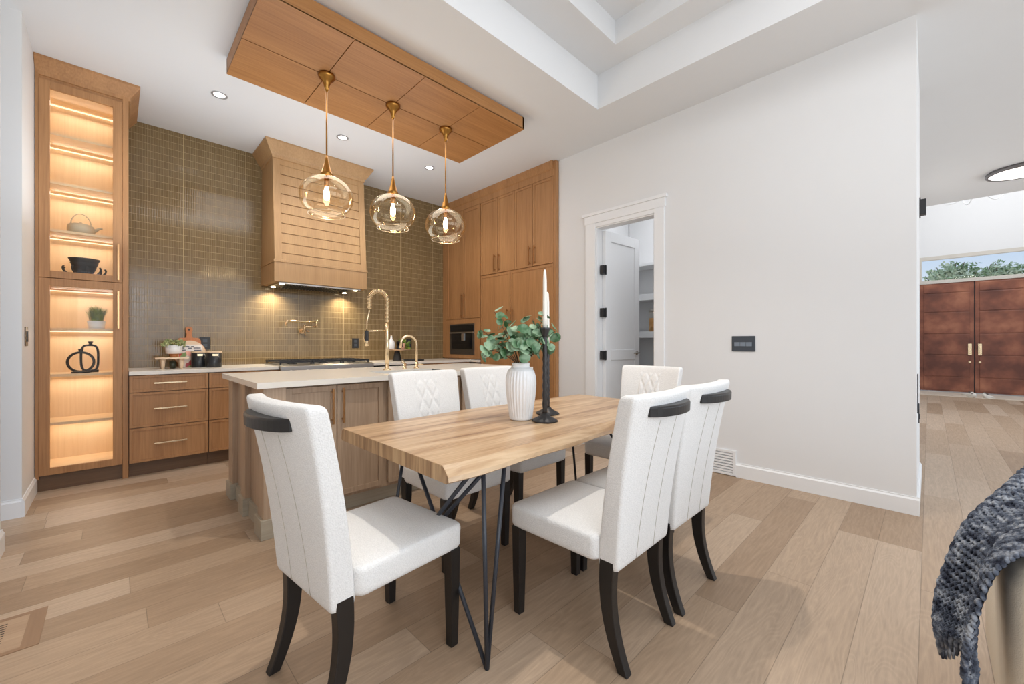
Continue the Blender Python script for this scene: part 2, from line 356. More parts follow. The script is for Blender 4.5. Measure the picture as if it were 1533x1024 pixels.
# baseboards
def baseprof(mb, x0, y0, x1, y1, nx, ny, h=.125, t=.014):
    a = (x0, y0); b = (x1, y1)
    def pt(p, o, z): return (p[0] + nx * o, p[1] + ny * o, z)
    prof = [(0, 0), (t, 0), (t, h - .02), (t * .45, h - .008), (t * .45, h), (0, h)]
    mb.loft([[pt(a, o, z) for o, z in prof], [pt(b, o, z) for o, z in prof]])
bb = MB(); baseprof(bb, XR, .046, XR, 1.19, -1, 0); baseprof(bb, XR, 1.50, XR, 1.838, -1, 0); baseprof(bb, XR, 2.852, XR, 3.2, -1, 0)
struct('baseboard_right', bb, TRIM, 'white baseboard along the long right wall', 'baseboard')
bb = MB(); baseprof(bb, XR, .06, 5.13, .06, 0, -1); baseprof(bb, 5.2, .17, 14.1, .17, 0, -1)
struct('baseboard_hall', bb, TRIM, 'white baseboard along the hallway wall', 'baseboard')
bb = MB(); baseprof(bb, XL, 4.296, XL, 4.93, 1, 0); baseprof(bb, -3, 4.31, XL + .0005, 4.31, 0, -1); baseprof(bb, XL - .01, -.6, XL - .01, 3.67, 1, 0)
struct('baseboard_left', bb, TRIM, 'white baseboard wrapping the left wall corner', 'baseboard')
# doorway casing
ca = MB().box(XR - .018, XR, DY1 + .0, 2.79, 0, 2.55).box(XR - .018, XR, 1.845, DY0, 0, 2.55)
ca.box(XR - .022, XR, 1.835, 2.80, 2.545, 2.64).box(XR - .034, XR, 1.815, 2.83, 2.635, 2.668)
ca.box(XR, XR + .12, DY1 - .012, DY1, 0, DZ).box(XR, XR + .12, DY0, DY0 + .012, 0, DZ).box(XR, XR + .12, DY0, DY1, DZ - .012, DZ + .045)
ca.box(XR - .012, XR + .12, DY0 - .0, DY1, DZ, DZ + .05)
struct('trim_1', ca, TRIM, 'white door casing with a crosshead around the pantry doorway', 'trim', bevel=.002)
# pantry door (open inward)
d1 = thing('door_1', 'white two panel pantry door standing open with black hinges', 'door', (XR + .10, DY1 - .02, 0), kind='structure')
dm = MB(); DW, DH, DT = .685, 2.475, .036
dm.box(0, DW, -DT, 0, .01, DH)
zs = [(.22, .98), (1.10, DH - .12)]
def rail(mb, sgn):
    y0, y1 = (-DT - .006, -DT) if sgn < 0 else (0, .006)
    mb.box(0, .10, y0, y1, .01, DH); mb.box(DW - .10, DW, y0, y1, .01, DH)
    mb.box(.10, DW - .10, y0, y1, .01, .22); mb.box(.10, DW - .10, y0, y1, .98, 1.10); mb.box(.10, DW - .10, y0, y1, DH - .12, DH)
rail(dm, -1); rail(dm, 1)
o = finish('door_leaf', dm, TRIM, (0, 0, 0), False, .002); o.parent = d1
hm = MB()
for z in (.45, 1.02, 1.42, 2.08): pass
for z in (1.00, 1.46, 1.92)[0:0]: pass
for z in (1.04, 1.53, 2.02):
    h = MB().box(-.055, .012, -DT - .012, -.006, z - .05, z + .05).tube([(-.006, -DT - .014, z - .055), (-.006, -DT - .014, z + .055)], .008)
    o = finish('hinge', h, BLACK, (0, 0, 0), False, 0); o.parent = d1; o['label'] = 'black hinge'
h = MB().tube([(DW - .06, -DT - .004, 1.06), (DW - .06, -DT - .012, 1.06)], .026, 16).tube([(DW - .06, -DT - .01, 1.06), (DW - .06, -DT - .05, 1.06)], .009).tube([(DW - .065, -DT - .045, 1.06), (DW - .17, -DT - .045, 1.058)], .008)
o = finish('door_handle', h, STEEL, (0, 0, 0), True, 0); o.parent = d1; o['label'] = 'satin lever handle'
d1.rotation_euler = (0, 0, -.075)
# pantry shelves
for i, z in enumerate((2.26, 1.78, 1.255, .75)):
    h = .045 if i == 0 else .085
    m = MB().box(5.30, 5.62, 1.0, 3.2, z, z + h)
    single('pantry_shelf', m, TRIM, ['thin white pantry shelf, highest one seen through the doorway', 'thick white pantry shelf above the glass jar', 'thick white pantry shelf carrying the glass jar', 'lowest white pantry shelf, mostly behind chairs'][i], 'shelf', (5.46, 2.1, z), bevel=.002)
j = thing('glass_jar', 'glass jar of golden dry food with a flat lid on the pantry shelf', 'jar', (5.42, 2.71, 1.34))
part('jar_body', MB().lathe([(.058, 1.34), (.062, 1.35), (.062, 1.60), (.055, 1.62)], 5.42, 2.71, 20), glassmat('jar_glass', (.97, .97, .97, 1)), j, True)
part('contents', MB().lathe([(.056, 1.345), (.056, 1.53)], 5.42, 2.71, 20), plain('golden_pasta', srgb(196, 140, 70), .7, bump=1, bscale=90), j, True)
part('lid', MB().lathe([(.06, 1.62), (.064, 1.625), (.064, 1.655), (.05, 1.66)], 5.42, 2.71, 20), STEEL, j, True)

# wall furniture
v = thing('wall_vent', 'white slatted air grille set into the baseboard behind the chairs', 'vent', (XR, 1.34, 0))
part('vent_frame', MB().box(XR - .016, XR, 1.19, 1.215, .005, .228).box(XR - .016, XR, 1.475, 1.50, .005, .228).box(XR - .016, XR, 1.215, 1.475, .005, .028).box(XR - .016, XR, 1.215, 1.475, .203, .228), TRIM, v, bevel=.002)
part('vent_slats', (lambda m: [m.hexa([(XR - .014, 1.215, .033 + k * .0245), (XR - .004, 1.215, .045 + k * .0245), (XR - .004, 1.475, .045 + k * .0245), (XR - .014, 1.475, .033 + k * .0245)], [(XR - .014, 1.215, .047 + k * .0245), (XR - .002, 1.215, .052 + k * .0245), (XR - .002, 1.475, .052 + k * .0245), (XR - .014, 1.475, .047 + k * .0245)]) for k in range(7)] and m)(MB()), TRIM, v)
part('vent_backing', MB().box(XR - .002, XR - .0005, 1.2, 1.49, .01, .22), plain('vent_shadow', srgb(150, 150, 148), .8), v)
w = thing('switch_plate', 'dark grey three button switch plate on the long white wall', 'switch', (XR, 1.134, 1.175))
part('plate', MB().box(XR - .008, XR, 1.041, 1.226, 1.108, 1.242), DARKPL, w, bevel=.002)
for k in range(3):
    part('button', MB().box(XR - .013, XR - .006, 1.066 + k * .047, 1.110 + k * .047, 1.152, 1.188), plain('grey_button', srgb(120, 130, 142), .35), w, bevel=.001)
w = thing('wall_switch', 'narrow bronze switch plate on the white wall left of the glass cabinet', 'switch', (XL, 4.46, 1.225))
part('plate', MB().box(XL, XL + .006, 4.42, 4.53, 1.16, 1.295), plain('bronze_plate', srgb(88, 72, 52), .4, .3), w, bevel=.001)
part('rocker', MB().box(XL + .005, XL + .012, 4.455, 4.495, 1.19, 1.265), BLACK, w, bevel=.001)
# hallway bits
s_ = thing('wall_sconce', 'small black box light high on the hallway wall end', 'sconce', (5.0, .06, 2.30))
part('housing', MB().box(4.97, 5.05, .018, .06, 2.29, 2.42), BLACK, s_, bevel=.003)
part('mount', MB().box(4.985, 5.035, .052, .06, 2.27, 2.44), BLACK, s_)
for (x, z0, z1, lb) in ((4.10, .68, .96, 'tall black latch plate on the edge of the white wall by the hallway'), (4.55, .55, .70, 'short black plate low on the hallway wall end')):
    w = thing('latch_plate', lb, 'latch', (x, .06, z0)); part('plate', MB().box(x - .02, x + .02, .054, .06, z0, z1), BLACK, w, bevel=.001); part('catch', MB().box(x - .01, x + .01, .050, .056, z0 + .03, z0 + .07), DARKPL, w)
cl = thing('hall_ceiling_light', 'flat round flush light with a dark rim on the hallway ceiling', 'ceiling light', (8.40, -.84, ZC))
part('rim', MB().lathe([(.30, ZC), (.315, ZC - .01), (.315, ZC - .045), (.29, ZC - .05), (.285, ZC - .03), (.285, ZC)], 8.40, -.84, 48), plain('pewter_rim', srgb(120, 116, 116), .4, .5), cl, True)
part('diffuser', MB().lathe([(.286, ZC - .02), (.286, ZC - .042), (.2, ZC - .048), (.02, ZC - .05)], 8.40, -.84, 48), LEDHALL, cl, True)
# entry doors
def entry_door(name, y0, y1, hy, lab):
    d = thing(name, lab, 'door', (XD, (y0 + y1) / 2, 0), kind='structure')
    part('door_leaf', MB().box(XD + .02, XD + .07, y0 + .004, y1 - .004, .03, 2.62), COPPER, d, bevel=.004)
    m = MB(); zz = [.05, .38, .90, 1.40, 1.92, 2.38, 2.6]
    for a, b_ in zip(zz[:-1], zz[1:]): m.box(XD + .008, XD + .022, y0 + .07, y1 - .07, a + .012, b_ - .012)
    part('raised_panels', m, COPPER, d, bevel=.006)
    part('handle', MB().box(XD - .02, XD + .008, hy - .03, hy + .03, .90, 1.165).box(XD - .06, XD - .02, hy - .012, hy + .012, .93, 1.13), BRASSL, d, bevel=.003, label='pale gold rectangular handle')
    part('gap_blocker', MB().box(XD + .03, XD + .06, y0 - .008, y1 + .008, .03, 2.62), BLACK, d)  # added black strip, keeps light from showing through the door gaps
    part('deadbolt', MB().tube([(XD + .02, hy, .74), (XD - .005, hy, .74)], .022, 12), BRASSL, d)
entry_door('door_2', -.725, .165, -.655, 'left leaf of the copper brown entry double door')
entry_door('door_3', -1.70, -.735, -.81, 'right leaf of the copper brown entry double door')
wn = thing('window_1', 'long transom window above the copper entry doors', 'window', (XD, -.78, 2.64), kind='structure')
part('window_frame', MB().box(XD, XD + .12, -1.72, .17, 2.62, 2.70).box(XD, XD + .12, -1.72, .17, 3.20, 3.28).box(XD, XD + .12, -1.72, -1.68, 2.70, 3.2).box(XD, XD + .12, .13, .17, 2.70, 3.2), plain('pale_frame', srgb(206, 200, 190), .5), wn)
part('pane', MB().box(XD + .055, XD + .06, -1.68, .13, 2.70, 3.2), PANE, wn)
single('threshold', MB().box(13.2, XD, -1.9, .17, 0, .012), plain('marble_sill', srgb(226, 214, 196), .35), 'pale stone entry strip on the floor in front of the copper doors', 'threshold', (13.7, -.8, 0), bevel=.003)
def shoe(name, loc, lab):
    m = MB(); rings = []
    for t in range(9):
        u = t / 8; w_ = .045 * (1 - .25 * abs(u - .6) * 2); h = .035 + .06 * (1 - u) ** 1.5
        if t == 8: w_, h = .02, .02
        x = -.13 + .26 * u
        rings.append([(x, w_ * cos(a), max(0, h * .5 + h * .5 * sin(a))) for a in [2 * PI * k / 10 for k in range(10)]])
    m.loft(rings); m.box(-.125, .12, -.035, .035, 0, .018)
    t_ = thing(name, lab, 'shoe', loc); t_.rotation_euler = (0, 0, 0)
    o = finish('upper', m, plain('white_canvas', srgb(238, 232, 222), .7), (0, 0, 0), True, 0); o.parent = t_
    o = finish('opening', MB().lathe([(.034, .075), (.03, .093), (.02, .094)], -.07, 0, 12), plain('shoe_lining', srgb(90, 80, 72), .9), (0, 0, 0), True, 0); o.parent = t_
    return t_
shoe('white_shoe', (13.6, -.60, .012), 'white shoe by the left copper door, nearer the doors').rotation_euler[2] = .5
shoe('white_shoe', (13.32, -.64, .012), 'white shoe by the left copper door, nearer the hall').rotation_euler[2] = .3
shoe('white_shoe', (13.6, -.86, .012), 'white shoe by the right copper door, nearer the doors').rotation_euler[2] = -.2
shoe('white_shoe', (13.32, -.88, .012), 'white shoe by the right copper door, nearer the hall').rotation_euler[2] = -.5
ch = thing('foyer_chandelier', 'slender white curved arm chandelier hanging high in the foyer', 'chandelier', (12.0, -.65, 6.0))
part('stem', MB().tube([(12, -.65, 6.0), (12, -.65, 4.34)], .012), TRIM, ch)
for k in range(6):
    a = k * PI / 3 + .3
    pts = [(12 + .75 * t * cos(a), -.65 + .75 * t * sin(a), 4.34 - .42 * sin(PI * t) * (1 - .3 * t)) for t in [i / 10 for i in range(11)]]
    part('arm', MB().tube(pts, .009, 6), TRIM, ch, True)
# trees outside
random.seed(4)
def tree(cx, cy, cz, R, n, lab, seed):
    random.seed(seed); t = thing('tree', lab, 'tree', (cx, cy, 0), 'trees outside the transom window')
    tr = MB().tube([(cx, cy, 0), (cx + .1, cy, cz * .6), (cx, cy + .1, cz)], [.16, .1, .03], 8)
    for k in range(14):
        a = random.random() * 6.28; e = random.random() * 1.2
        tr.tube([(cx, cy, cz * .7), (cx + R * .8 * cos(a) * cos(e), cy + R * .8 * sin(a) * cos(e), cz + R * .7 * sin(e))], [.04, .01], 5)
    part('trunk', tr, STEM, t); m = MB()
    for k in range(n):
        d = Vector((random.gauss(0, 1), random.gauss(0, 1), random.gauss(0, 1))).normalized()
        r = R * random.random() ** .4 * (.75 + .5 * noise.noise(d * 2.2 + Vector((seed, 0, 0))))
        p = Vector((cx, cy, cz)) + Vector((d.x * r, d.y * r, d.z * r * .8)); s = .05 + .05 * random.random()
        u_ = Vector((random.gauss(0, 1), random.gauss(0, 1), random.gauss(0, 1))).normalized(); w_ = u_.orthogonal().normalized()
        m.add([p - u_ * s, p + w_ * s * .5, p + u_ * s, p - w_ * s * .5], [(0, 1, 2, 3)])
    part('foliage', m, TREE, t, fixn=False)
tree(24, -.65, 3.75, 1.0, 2600, 'pale green leafy tree seen through the transom on the left', 3)
tree(25.6, -2.05, 3.80, .95, 2200, 'green leafy tree seen through the transom on the right', 8)

# ------------------------------------------------------------------ cabinet helpers
def F_Y(face):   # cabinet face looking toward -Y
    return lambda m, u0, u1, d0, d1, z0, z1: m.box(u0, u1, face - d1, face - d0, z0, z1)
def F_X(face):   # looking toward -X
    return lambda m, u0, u1, d0, d1, z0, z1: m.box(face - d1, face - d0, u0, u1, z0, z1)
def shaker(B, u0, u1, z0, z1, rail=.022, t=.02, rec=.007, gap=.002):
    m = MB(); u0 += gap; u1 -= gap; z0 += gap; z1 -= gap
    B(m, u0, u0 + rail, 0, t, z0, z1); B(m, u1 - rail, u1, 0, t, z0, z1)
    B(m, u0 + rail, u1 - rail, 0, t, z0, z0 + rail); B(m, u0 + rail, u1 - rail, 0, t, z1 - rail, z1)
    B(m, u0 + rail, u1 - rail, 0, t - rec, z0 + rail, z1 - rail); return m
def vhandle(B, u, z0, z1, d=.02, t=.006, out=.034):
    m = MB(); B(m, u - t, u + t, d + out - 2 * t, d + out, z0, z1)
    for z in (z0 + .025, z1 - .025): B(m, u - t * .8, u + t * .8, d, d + out - t, z - t, z + t)
    return m
def hhandle(B, u0, u1, z, d=.02, t=.006, out=.034):
    m = MB(); B(m, u0, u1, d + out - 2 * t, d + out, z - t, z + t)
    for u in (u0 + .03, u1 - .03): B(m, u - t, u + t, d, d + out - t, z - t * .8, z + t * .8)
    return m
def crown_y(m, x0, x1, y, z0, z1, proj, ret_l=False, ret_r=False, back=None):
    prof = [(0, z0), (.012, z0 + .004), (.014, z0 + .03), (proj * .35, z0 + .05), (proj * .8, z0 + (z1 - z0) * .72), (proj, z1 - .018), (proj, z1)]
    rings = []
    if ret_l: rings.append([(x0 - o, back, z) for o, z in prof] + [(x0 + .02, back, z1), (x0 + .02, back, z0)])
    rings.append([(x0 - (o if ret_l else 0), y - o, z) for o, z in prof] + [(x0 + (.02 if ret_l else 0), y + .02, z1), (x0 + (.02 if ret_l else 0), y + .02, z0)])
    rings.append([(x1 + (o if ret_r else 0), y - o, z) for o, z in prof] + [(x1 - (.02 if ret_r else 0), y + .02, z1), (x1 - (.02 if ret_r else 0), y + .02, z0)])
    if ret_r: rings.append([(x1 + o, back, z) for o, z in prof] + [(x1 - .02, back, z1), (x1 - .02, back, z0)])
    return m.loft(rings)

# ------------------------------------------------------------------ glass display cabinet
GX0, GX1, GY = -.448, .088, 4.92
g = thing('display_cabinet', 'tall oak display cabinet with two lit glass doors at the left end', 'cabinet', (-.18, 5.2, 0))
B = F_Y(GY)
m = MB().box(GX0, GX0 + .022, GY - .018, YB - .005, 0.1, 3.33).box(GX1 - .038, GX1, GY - .018, YB - .005, 0, 3.33)
m.box(GX0, GX1, GY - .006, YB - .005, 3.275, 3.40)
m.box(GX0 + .022, GX1 - .038, GY + .01, YB - .04, 1.645, 1.74)
m.box(GX0 + .022, GX1 - .038, GY + .01, YB - .04, .125, .165)
part('carcass', m, OAK, g, bevel=.002)
part('lining', MB().box(GX0 + .022, GX1 - .038, 5.34, 5.35, .165, 3.275).box(GX0 + .022, GX0 + .03, GY + .02, 5.34, .165, 3.275).box(GX1 - .046, GX1 - .038, GY + .02, 5.34, .165, 3.275).box(GX0 + .03, GX1 - .046, GY + .02, 5.34, 3.26, 3.275).box(GX0 + .03, GX1 - .046, GY + .02, 5.34, .165, .172).box(GX0 + .03, GX1 - .046, GY + .02, 5.34, 1.74, 1.748), MAPLE, g, label='pale maple interior')
part('crown_moulding', crown_y(MB(), GX0, GX1, GY - .004, 3.30, ZC, .075, ret_r=True, back=YB), OAK, g)
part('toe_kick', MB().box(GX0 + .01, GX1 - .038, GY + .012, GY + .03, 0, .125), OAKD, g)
def gdoor(z0, z1, hz0, hz1):
    u0, u1 = -.428, .048; m = MB(); r = .060
    B(m, u0, u0 + r, 0, .022, z0, z1); B(m, u1 - r + .002, u1, 0, .022, z0, z1); B(m, u0 + r, u1 - r + .002, 0, .022, z0, z0 + .056); B(m, u0 + r, u1 - r + .002, 0, .022, z1 - .06, z1)
    d = part('door', m, OAK, g, bevel=.0015)
    m = MB(); B(m, u0 + r, u1 - r, .008, .012, z0 + .056, z1 - .06); part('pane', m, PANE, d)
    part('handle', vhandle(B, .024, hz0, hz1, .022), BRASS, d, bevel=.001)
gdoor(.128, 1.70, 1.305, 1.628); gdoor(1.705, 3.272, 1.722, 2.03)
SH = [2.90, 2.50, 2.11, 1.305, .925, .53]
for z in SH:
    sh = part('shelf', MB().box(GX0 + .03, GX1 - .046, 4.985, 5.34, z - .02, z), MAPLE, g, bevel=.001)
    part('light_strip', MB().box(GX0 + .04, GX1 - .06, 5.318, 5.336, z - .026, z - .020), LEDC, sh)
for z in (3.258, 1.643): part('light_strip', MB().box(GX0 + .04, GX1 - .06, 5.318, 5.336, z - .008, z - .001), LEDC, g)
# things in the cabinet
ky = 5.08
k = thing('teapot', 'taupe stoneware teapot with a hoop handle on a lit cabinet shelf', 'teapot', (-.205, ky, 2.111))
zb = 2.111
part('body', MB().lathe([(.072, zb), (.084, zb + .006), (.083, zb + .05), (.078, zb + .072), (.068, zb + .079), (.02, zb + .083)], -.205, ky, 28), STONEW, k, True)
part('lid', MB().lathe([(.052, zb + .078), (.048, zb + .087), (.012, zb + .089), (.007, zb + .092), (.009, zb + .1), (.003, zb + .104)], -.205, ky, 20), STONEW, k, True)
part('spout', MB().tube([(-.135, ky, zb + .035), (-.115, ky, zb + .05), (-.095, ky, zb + .068), (-.075, ky, zb + .074)], [.018, .013, .009, .007], 10), STONEW, k, True)
part('handle', MB().tube([(-.205 + .06 * cos(t), ky, zb + .075 + .10 * sin(t)) for t in [PI * i / 16 for i in range(17)]], .0038, 8), STONEW, k, True)
bx, bz = -.185, 1.749
for i in range(3):
    z0 = bz + .016 + i * .036; q_ = (.76, .88, 1.0)[i]
    m = MB().lathe([(a_ * q_, b_) for a_, b_ in [(.045, z0), (.066, z0 + .012), (.084, z0 + .038), (.098, z0 + .066), (.093, z0 + .066), (.080, z0 + .04), (.06, z0 + .018), (.005, z0 + .008)]], bx, ky, 28)
    b_ = single('bowl', m, BLKCER, ['black bowl at the bottom of the stack on the looped stand', 'black bowl in the middle of the stack on the looped stand', 'black bowl on top of the stack on the looped stand'][i], 'bowl', (bx, ky, z0), True, group='stacked black bowls')
st = MB()
for i in range(9):
    a = 2 * PI * i / 9
    st.tube([(bx + r * cos(a), ky + r * sin(a), bz + z) for r, z in ((.012, .008), (.06, .006), (.10, .018), (.128, .045), (.132, .066), (.124, .080))], .007, 6)
single('bowl_stand', st, BLKCER, 'black stand of curled prongs under the stacked bowls', 'stand', (bx, ky, bz), True)
p = thing('potted_grass', 'small white pot of green grass on the lit cabinet shelf', 'plant', (-.112, ky, 1.305)); z0 = 1.306
part('pot', MB().lathe([(.046, z0), (.050, z0 + .004), (.058, z0 + .066), (.053, z0 + .066), (.048, z0 + .05), (.003, z0 + .05)], -.112, ky, 24), CERAM, p, True)
random.seed(2); m = MB()
for i in range(260):
    a = random.random() * 6.28; r = random.random() * .045; L_ = .09 + random.random() * .08; l = random.random() * .9
    x, y = -.112 + r * cos(a), ky + r * sin(a); dx, dy = cos(a), sin(a)
    pts = [(x + dx * l * .5 * L_ * t * t, y + dy * l * .5 * L_ * t * t, z0 + .05 + L_ * t * (1 - .3 * l * t)) for t in (0, .4, .75, 1)]
    w_ = .003
    m.add([(q[0] - dy * w_ * k_, q[1] + dx * w_ * k_, q[2]) for q, k_ in zip(pts, (1, 1, .8, .1))] + [(q[0] + dy * w_ * k_, q[1] - dx * w_ * k_, q[2]) for q, k_ in zip(pts, (1, 1, .8, .1))], [(0, 1, 5, 4), (1, 2, 6, 5), (2, 3, 7, 6)])
part('blades', m, GRASS, p, fixn=False)
z0 = .926
m = MB().tube([(-.205 + .078 * cos(t), ky - .02, z0 + .093 + .082 * sin(t)) for t in [2 * PI * i / 32 for i in range(33)]], .0095, 10, False).lathe([(.06, z0), (.055, z0 + .012), (.02, z0 + .018)], -.205, ky - .02, 20).lathe([(.014, z0 + .17), (.012, z0 + .185), (.018, z0 + .205), (.012, z0 + .206)], -.205, ky - .02, 16)
single('ring_vase', m, BLKCER, 'black oval ring vase in front on the lit cabinet shelf', 'vase', (-.205, ky - .02, z0), True)
m = MB().tube([(-.155 + .052 * (abs(cos(t)) ** .5) * (1 if cos(t) > 0 else -1), ky + .06, z0 + .125 + .11 * (abs(sin(t)) ** .6) * (1 if sin(t) > 0 else -1)) for t in [2 * PI * (i + .5) / 40 for i in range(41)]], .0085, 10, False).box(-.20, -.10, ky + .04, ky + .08, z0, z0 + .02).lathe([(.014, z0 + .235), (.011, z0 + .25), (.018, z0 + .268), (.012, z0 + .269)], -.15, ky + .06, 16)
single('ring_vase', m, BLKCER, 'taller black rounded ring vase behind the oval one', 'vase', (-.155, ky + .06, z0), True)

# ------------------------------------------------------------------ back run of base cabinets
FY = 4.90; B = F_Y(FY)
def base_unit(x0, x1, lab, drawers=None, doors=None, handle_off=0):
    t = thing('base_cabinet', lab, 'cabinet', ((x0 + x1) / 2, 5.2, 0))
    part('carcass', MB().box(x0, x1, FY, YB - .005, .12, .893), OAKD, t)
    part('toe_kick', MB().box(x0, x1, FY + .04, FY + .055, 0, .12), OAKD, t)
    for (z0, z1) in drawers or ():
        d = part('drawer', shaker(B, x0 + .001, x1 - .001, z0, z1), OAK, t, bevel=.001)
        c = (x0 + x1) / 2 + handle_off; part('handle', hhandle(B, c - .117, c + .117, z0 + (z1 - z0) * .52), BRASSL, d, bevel=.001)
    for (u0, u1, hu) in doors or ():
        d = part('door', shaker(B, u0, u1, .123, .893), OAK, t, bevel=.001); part('handle', vhandle(B, hu, .64, .86), BRASSL, d, bevel=.001)
    return t
DR = ((.742, .893), (.430, .740), (.123, .428))
base_unit(.090, .653, 'oak base cabinet of three wide drawers beside the glass cabinet', DR)
base_unit(.655, 1.255, 'oak three drawer base cabinet partly behind the island, left of the range top', DR, handle_off=.1)
base_unit(1.257, 2.30, 'oak two door cabinet under the range top', doors=((1.257, 1.778, 1.73), (1.78, 2.30, 1.83)))
base_unit(2.92, 3.86, 'oak two door base cabinet in the right corner behind the island', doors=((2.92, 3.39, 3.34), (3.392, 3.86, 3.44)))
ap = thing('under_counter_oven', 'black fronted under-counter appliance right of the range top', 'appliance', (2.61, 5.2, 0))
part('body', MB().box(2.303, 2.917, FY + .01, YB - .01, .10, .893).box(2.303, 2.917, FY + .045, FY + .06, 0, .10), BLACK, ap)
part('door_front', MB().box(2.33, 2.90, FY - .022, FY + .01, .12, .885), BLKGLS, ap, bevel=.003)
part('side_trim', MB().box(2.304, 2.328, FY - .018, FY + .01, .10, .890), plain('cherry_strip', srgb(112, 66, 52), .5), ap)
part('handle', hhandle(F_Y(FY - .002), 2.40, 2.83, .80), STEEL, ap, bevel=.001)
ZT = .93
cm = MB().box(.090, 1.262, FY - .035, YB - .002, .897, ZT).box(2.298, 3.93, FY - .035, YB - .002, .897, ZT).box(1.262, 2.298, 5.48, YB - .002, .897, ZT).box(3.86, 3.93, 4.66, FY - .035, .897, ZT)
single('back_countertop', cm, QUARTZ, 'pale quartz countertop running along the tiled back wall', 'countertop', (1.9, 5.25, .897), bevel=.002)
# rangetop
r = thing('gas_cooktop', 'stainless gas range top with black grates under the wood hood', 'range top', (1.78, 5.15, .9))
part('body', MB().box(1.264, 2.296, 4.845, 5.478, .80 + .095, .944).prism([(4.845, .944), (4.80, .93), (4.80, .80), (4.845, .80)], 1.264, 2.296, 'x'), STEEL, r, bevel=.003)
for i in range(6):
    x = 1.36 + i * .168
    part('knob', MB().tube([(x, 4.80, .865), (x, 4.765, .865)], [.024, .02], 16), STEEL, r, True)
for i in range(3):
    x0, x1 = 1.275 + i * .338, 1.275 + (i + 1) * .338 - .006; m = MB()
    for yy in (4.90, 5.04, 5.18, 5.32, 5.46): m.box(x0, x1, yy - .007, yy + .007, .962, .982)
    for xx in (x0 + .008, (x0 + x1) / 2, x1 - .008): m.box(xx - .007, xx + .007, 4.90, 5.46, .962, .980)
    for xx in (x0 + .01, x1 - .01):
        for yy in (4.905, 5.455): m.box(xx - .008, xx + .008, yy - .008, yy + .008, .944, .965)
    part('grate', m, BLACK, r)
    for yy in (5.04, 5.32): part('burner', MB().lathe([(.05, .944), (.05, .952), (.035, .953), (.034, .962), (.003, .963)], (x0 + x1) / 2, yy, 20), BLACK, r, True)
# hood
h = thing('range_hood', 'oak range hood with shiplap front and crown on the tiled wall', 'range hood', (1.78, 5.35, 1.87))
hy0 = 5.05
part('lower_box', MB().box(1.262, 2.322, hy0, YB - .002, 1.87, 2.09), OAKH, h, bevel=.002)
part('ledge', MB().box(1.254, 2.330, hy0 - .01, YB - .002, 2.085, 2.115), OAKH, h, bevel=.004)
zb_, zt_ = 2.115, 3.27; yb_, yt_ = hy0, hy0 + .085
xl_, xr_ = 1.266, 2.318
part('body', MB().hexa([(xl_, yb_ + .02, zb_), (xr_, yb_ + .02, zb_), (xr_, YB - .002, zb_), (xl_, YB - .002, zb_)], [(xl_ + .006, yt_ + .02, zt_), (xr_ - .006, yt_ + .02, zt_), (xr_ - .006, YB - .002, zt_), (xl_ + .006, YB - .002, zt_)]), OAKH, h)
def hood_y(z): return yb_ + (yt_ - yb_) * (z - zb_) / (zt_ - zb_)
m = MB()
def sl(m, x0, x1, z0, z1, off, th):
    ya, yb2 = hood_y(z0) + off, hood_y(z1) + off
    m.hexa([(x0, ya, z0), (x1, ya, z0), (x1, ya + th, z0), (x0, ya + th, z0)], [(x0, yb2, z1), (x1, yb2, z1), (x1, yb2 + th, z1), (x0, yb2 + th, z1)])
sl(m, xl_, xl_ + .075, zb_, zt_, 0, .03); sl(m, xr_ - .075, xr_, zb_, zt_, 0, .03); sl(m, xl_ + .075, xr_ - .075, zb_, zb_ + .07, 0, .03); sl(m, xl_ + .075, xr_ - .075, zt_ - .07, zt_, 0, .03)
part('face_frame', m, OAKH, h, bevel=.0015)
m = MB(); n_ = 9; a_, c_ = zb_ + .07, zt_ - .07
for i in range(n_):
    z0_, z1_ = a_ + (c_ - a_) * i / n_, a_ + (c_ - a_) * (i + 1) / n_
    sl(m, xl_ + .075, xr_ - .075, z0_ + .010, z1_, .006, .03)
part('shiplap_boards', m, OAKH, h, bevel=.002)
part('crown_moulding', crown_y(MB(), xl_ + .004, xr_ - .004, yt_ - .002, 3.262, ZC, .095, True, True, YB - .002), OAKH, h)
part('filter', MB().box(1.32, 2.26, hy0 + .05, YB - .06, 1.855, 1.875), STEEL, h)
m = MB()
for i in range(22): m.box(1.42 + i * .034, 1.436 + i * .034, hy0 + .12, YB - .14, 1.846, 1.857)
part('baffles', m, BLACK, h)
for (x, y) in ((1.36, hy0 + .09), (1.36, YB - .13), (2.21, hy0 + .09), (2.21, YB - .13)):
    part('hood_light', MB().lathe([(.024, 1.855), (.024, 1.849), (.002, 1.848)], x, y, 16), HOODL, h)
# pot filler
p = thing('pot_filler', 'brass folding pot filler tap on the tile above the range top', 'tap', (1.75, YB, 1.34))
py = 5.50
m = MB().tube([(1.535, py, 1.455), (1.86, py, 1.455)], .0115, 10).tube([(1.86, py, 1.475), (1.86, py, 1.375)], .0125, 10).tube([(1.86, py, 1.39), (1.715, py, 1.39)], .010, 10).tube([(1.715, py, 1.41), (1.715, py, 1.33)], .0125, 10).tube([(1.535, py, 1.46), (1.51, py, 1.45), (1.505, py, 1.405)], .0135, 10).tube([(1.715, py, 1.335), (1.715, YB, 1.335)], .016, 12).lathe([(.001, 0)], 0, 0, 3) if 0 else MB().tube([(1.535, py, 1.455), (1.86, py, 1.455)], .0115, 10).tube([(1.86, py, 1.475), (1.86, py, 1.375)], .0125, 10).tube([(1.86, py, 1.39), (1.715, py, 1.39)], .010, 10).tube([(1.715, py, 1.41), (1.715, py, 1.33)], .0125, 10).tube([(1.715, py, 1.335), (1.715, YB, 1.335)], .016, 12)
part('arms', m, BRASSL, p, True)
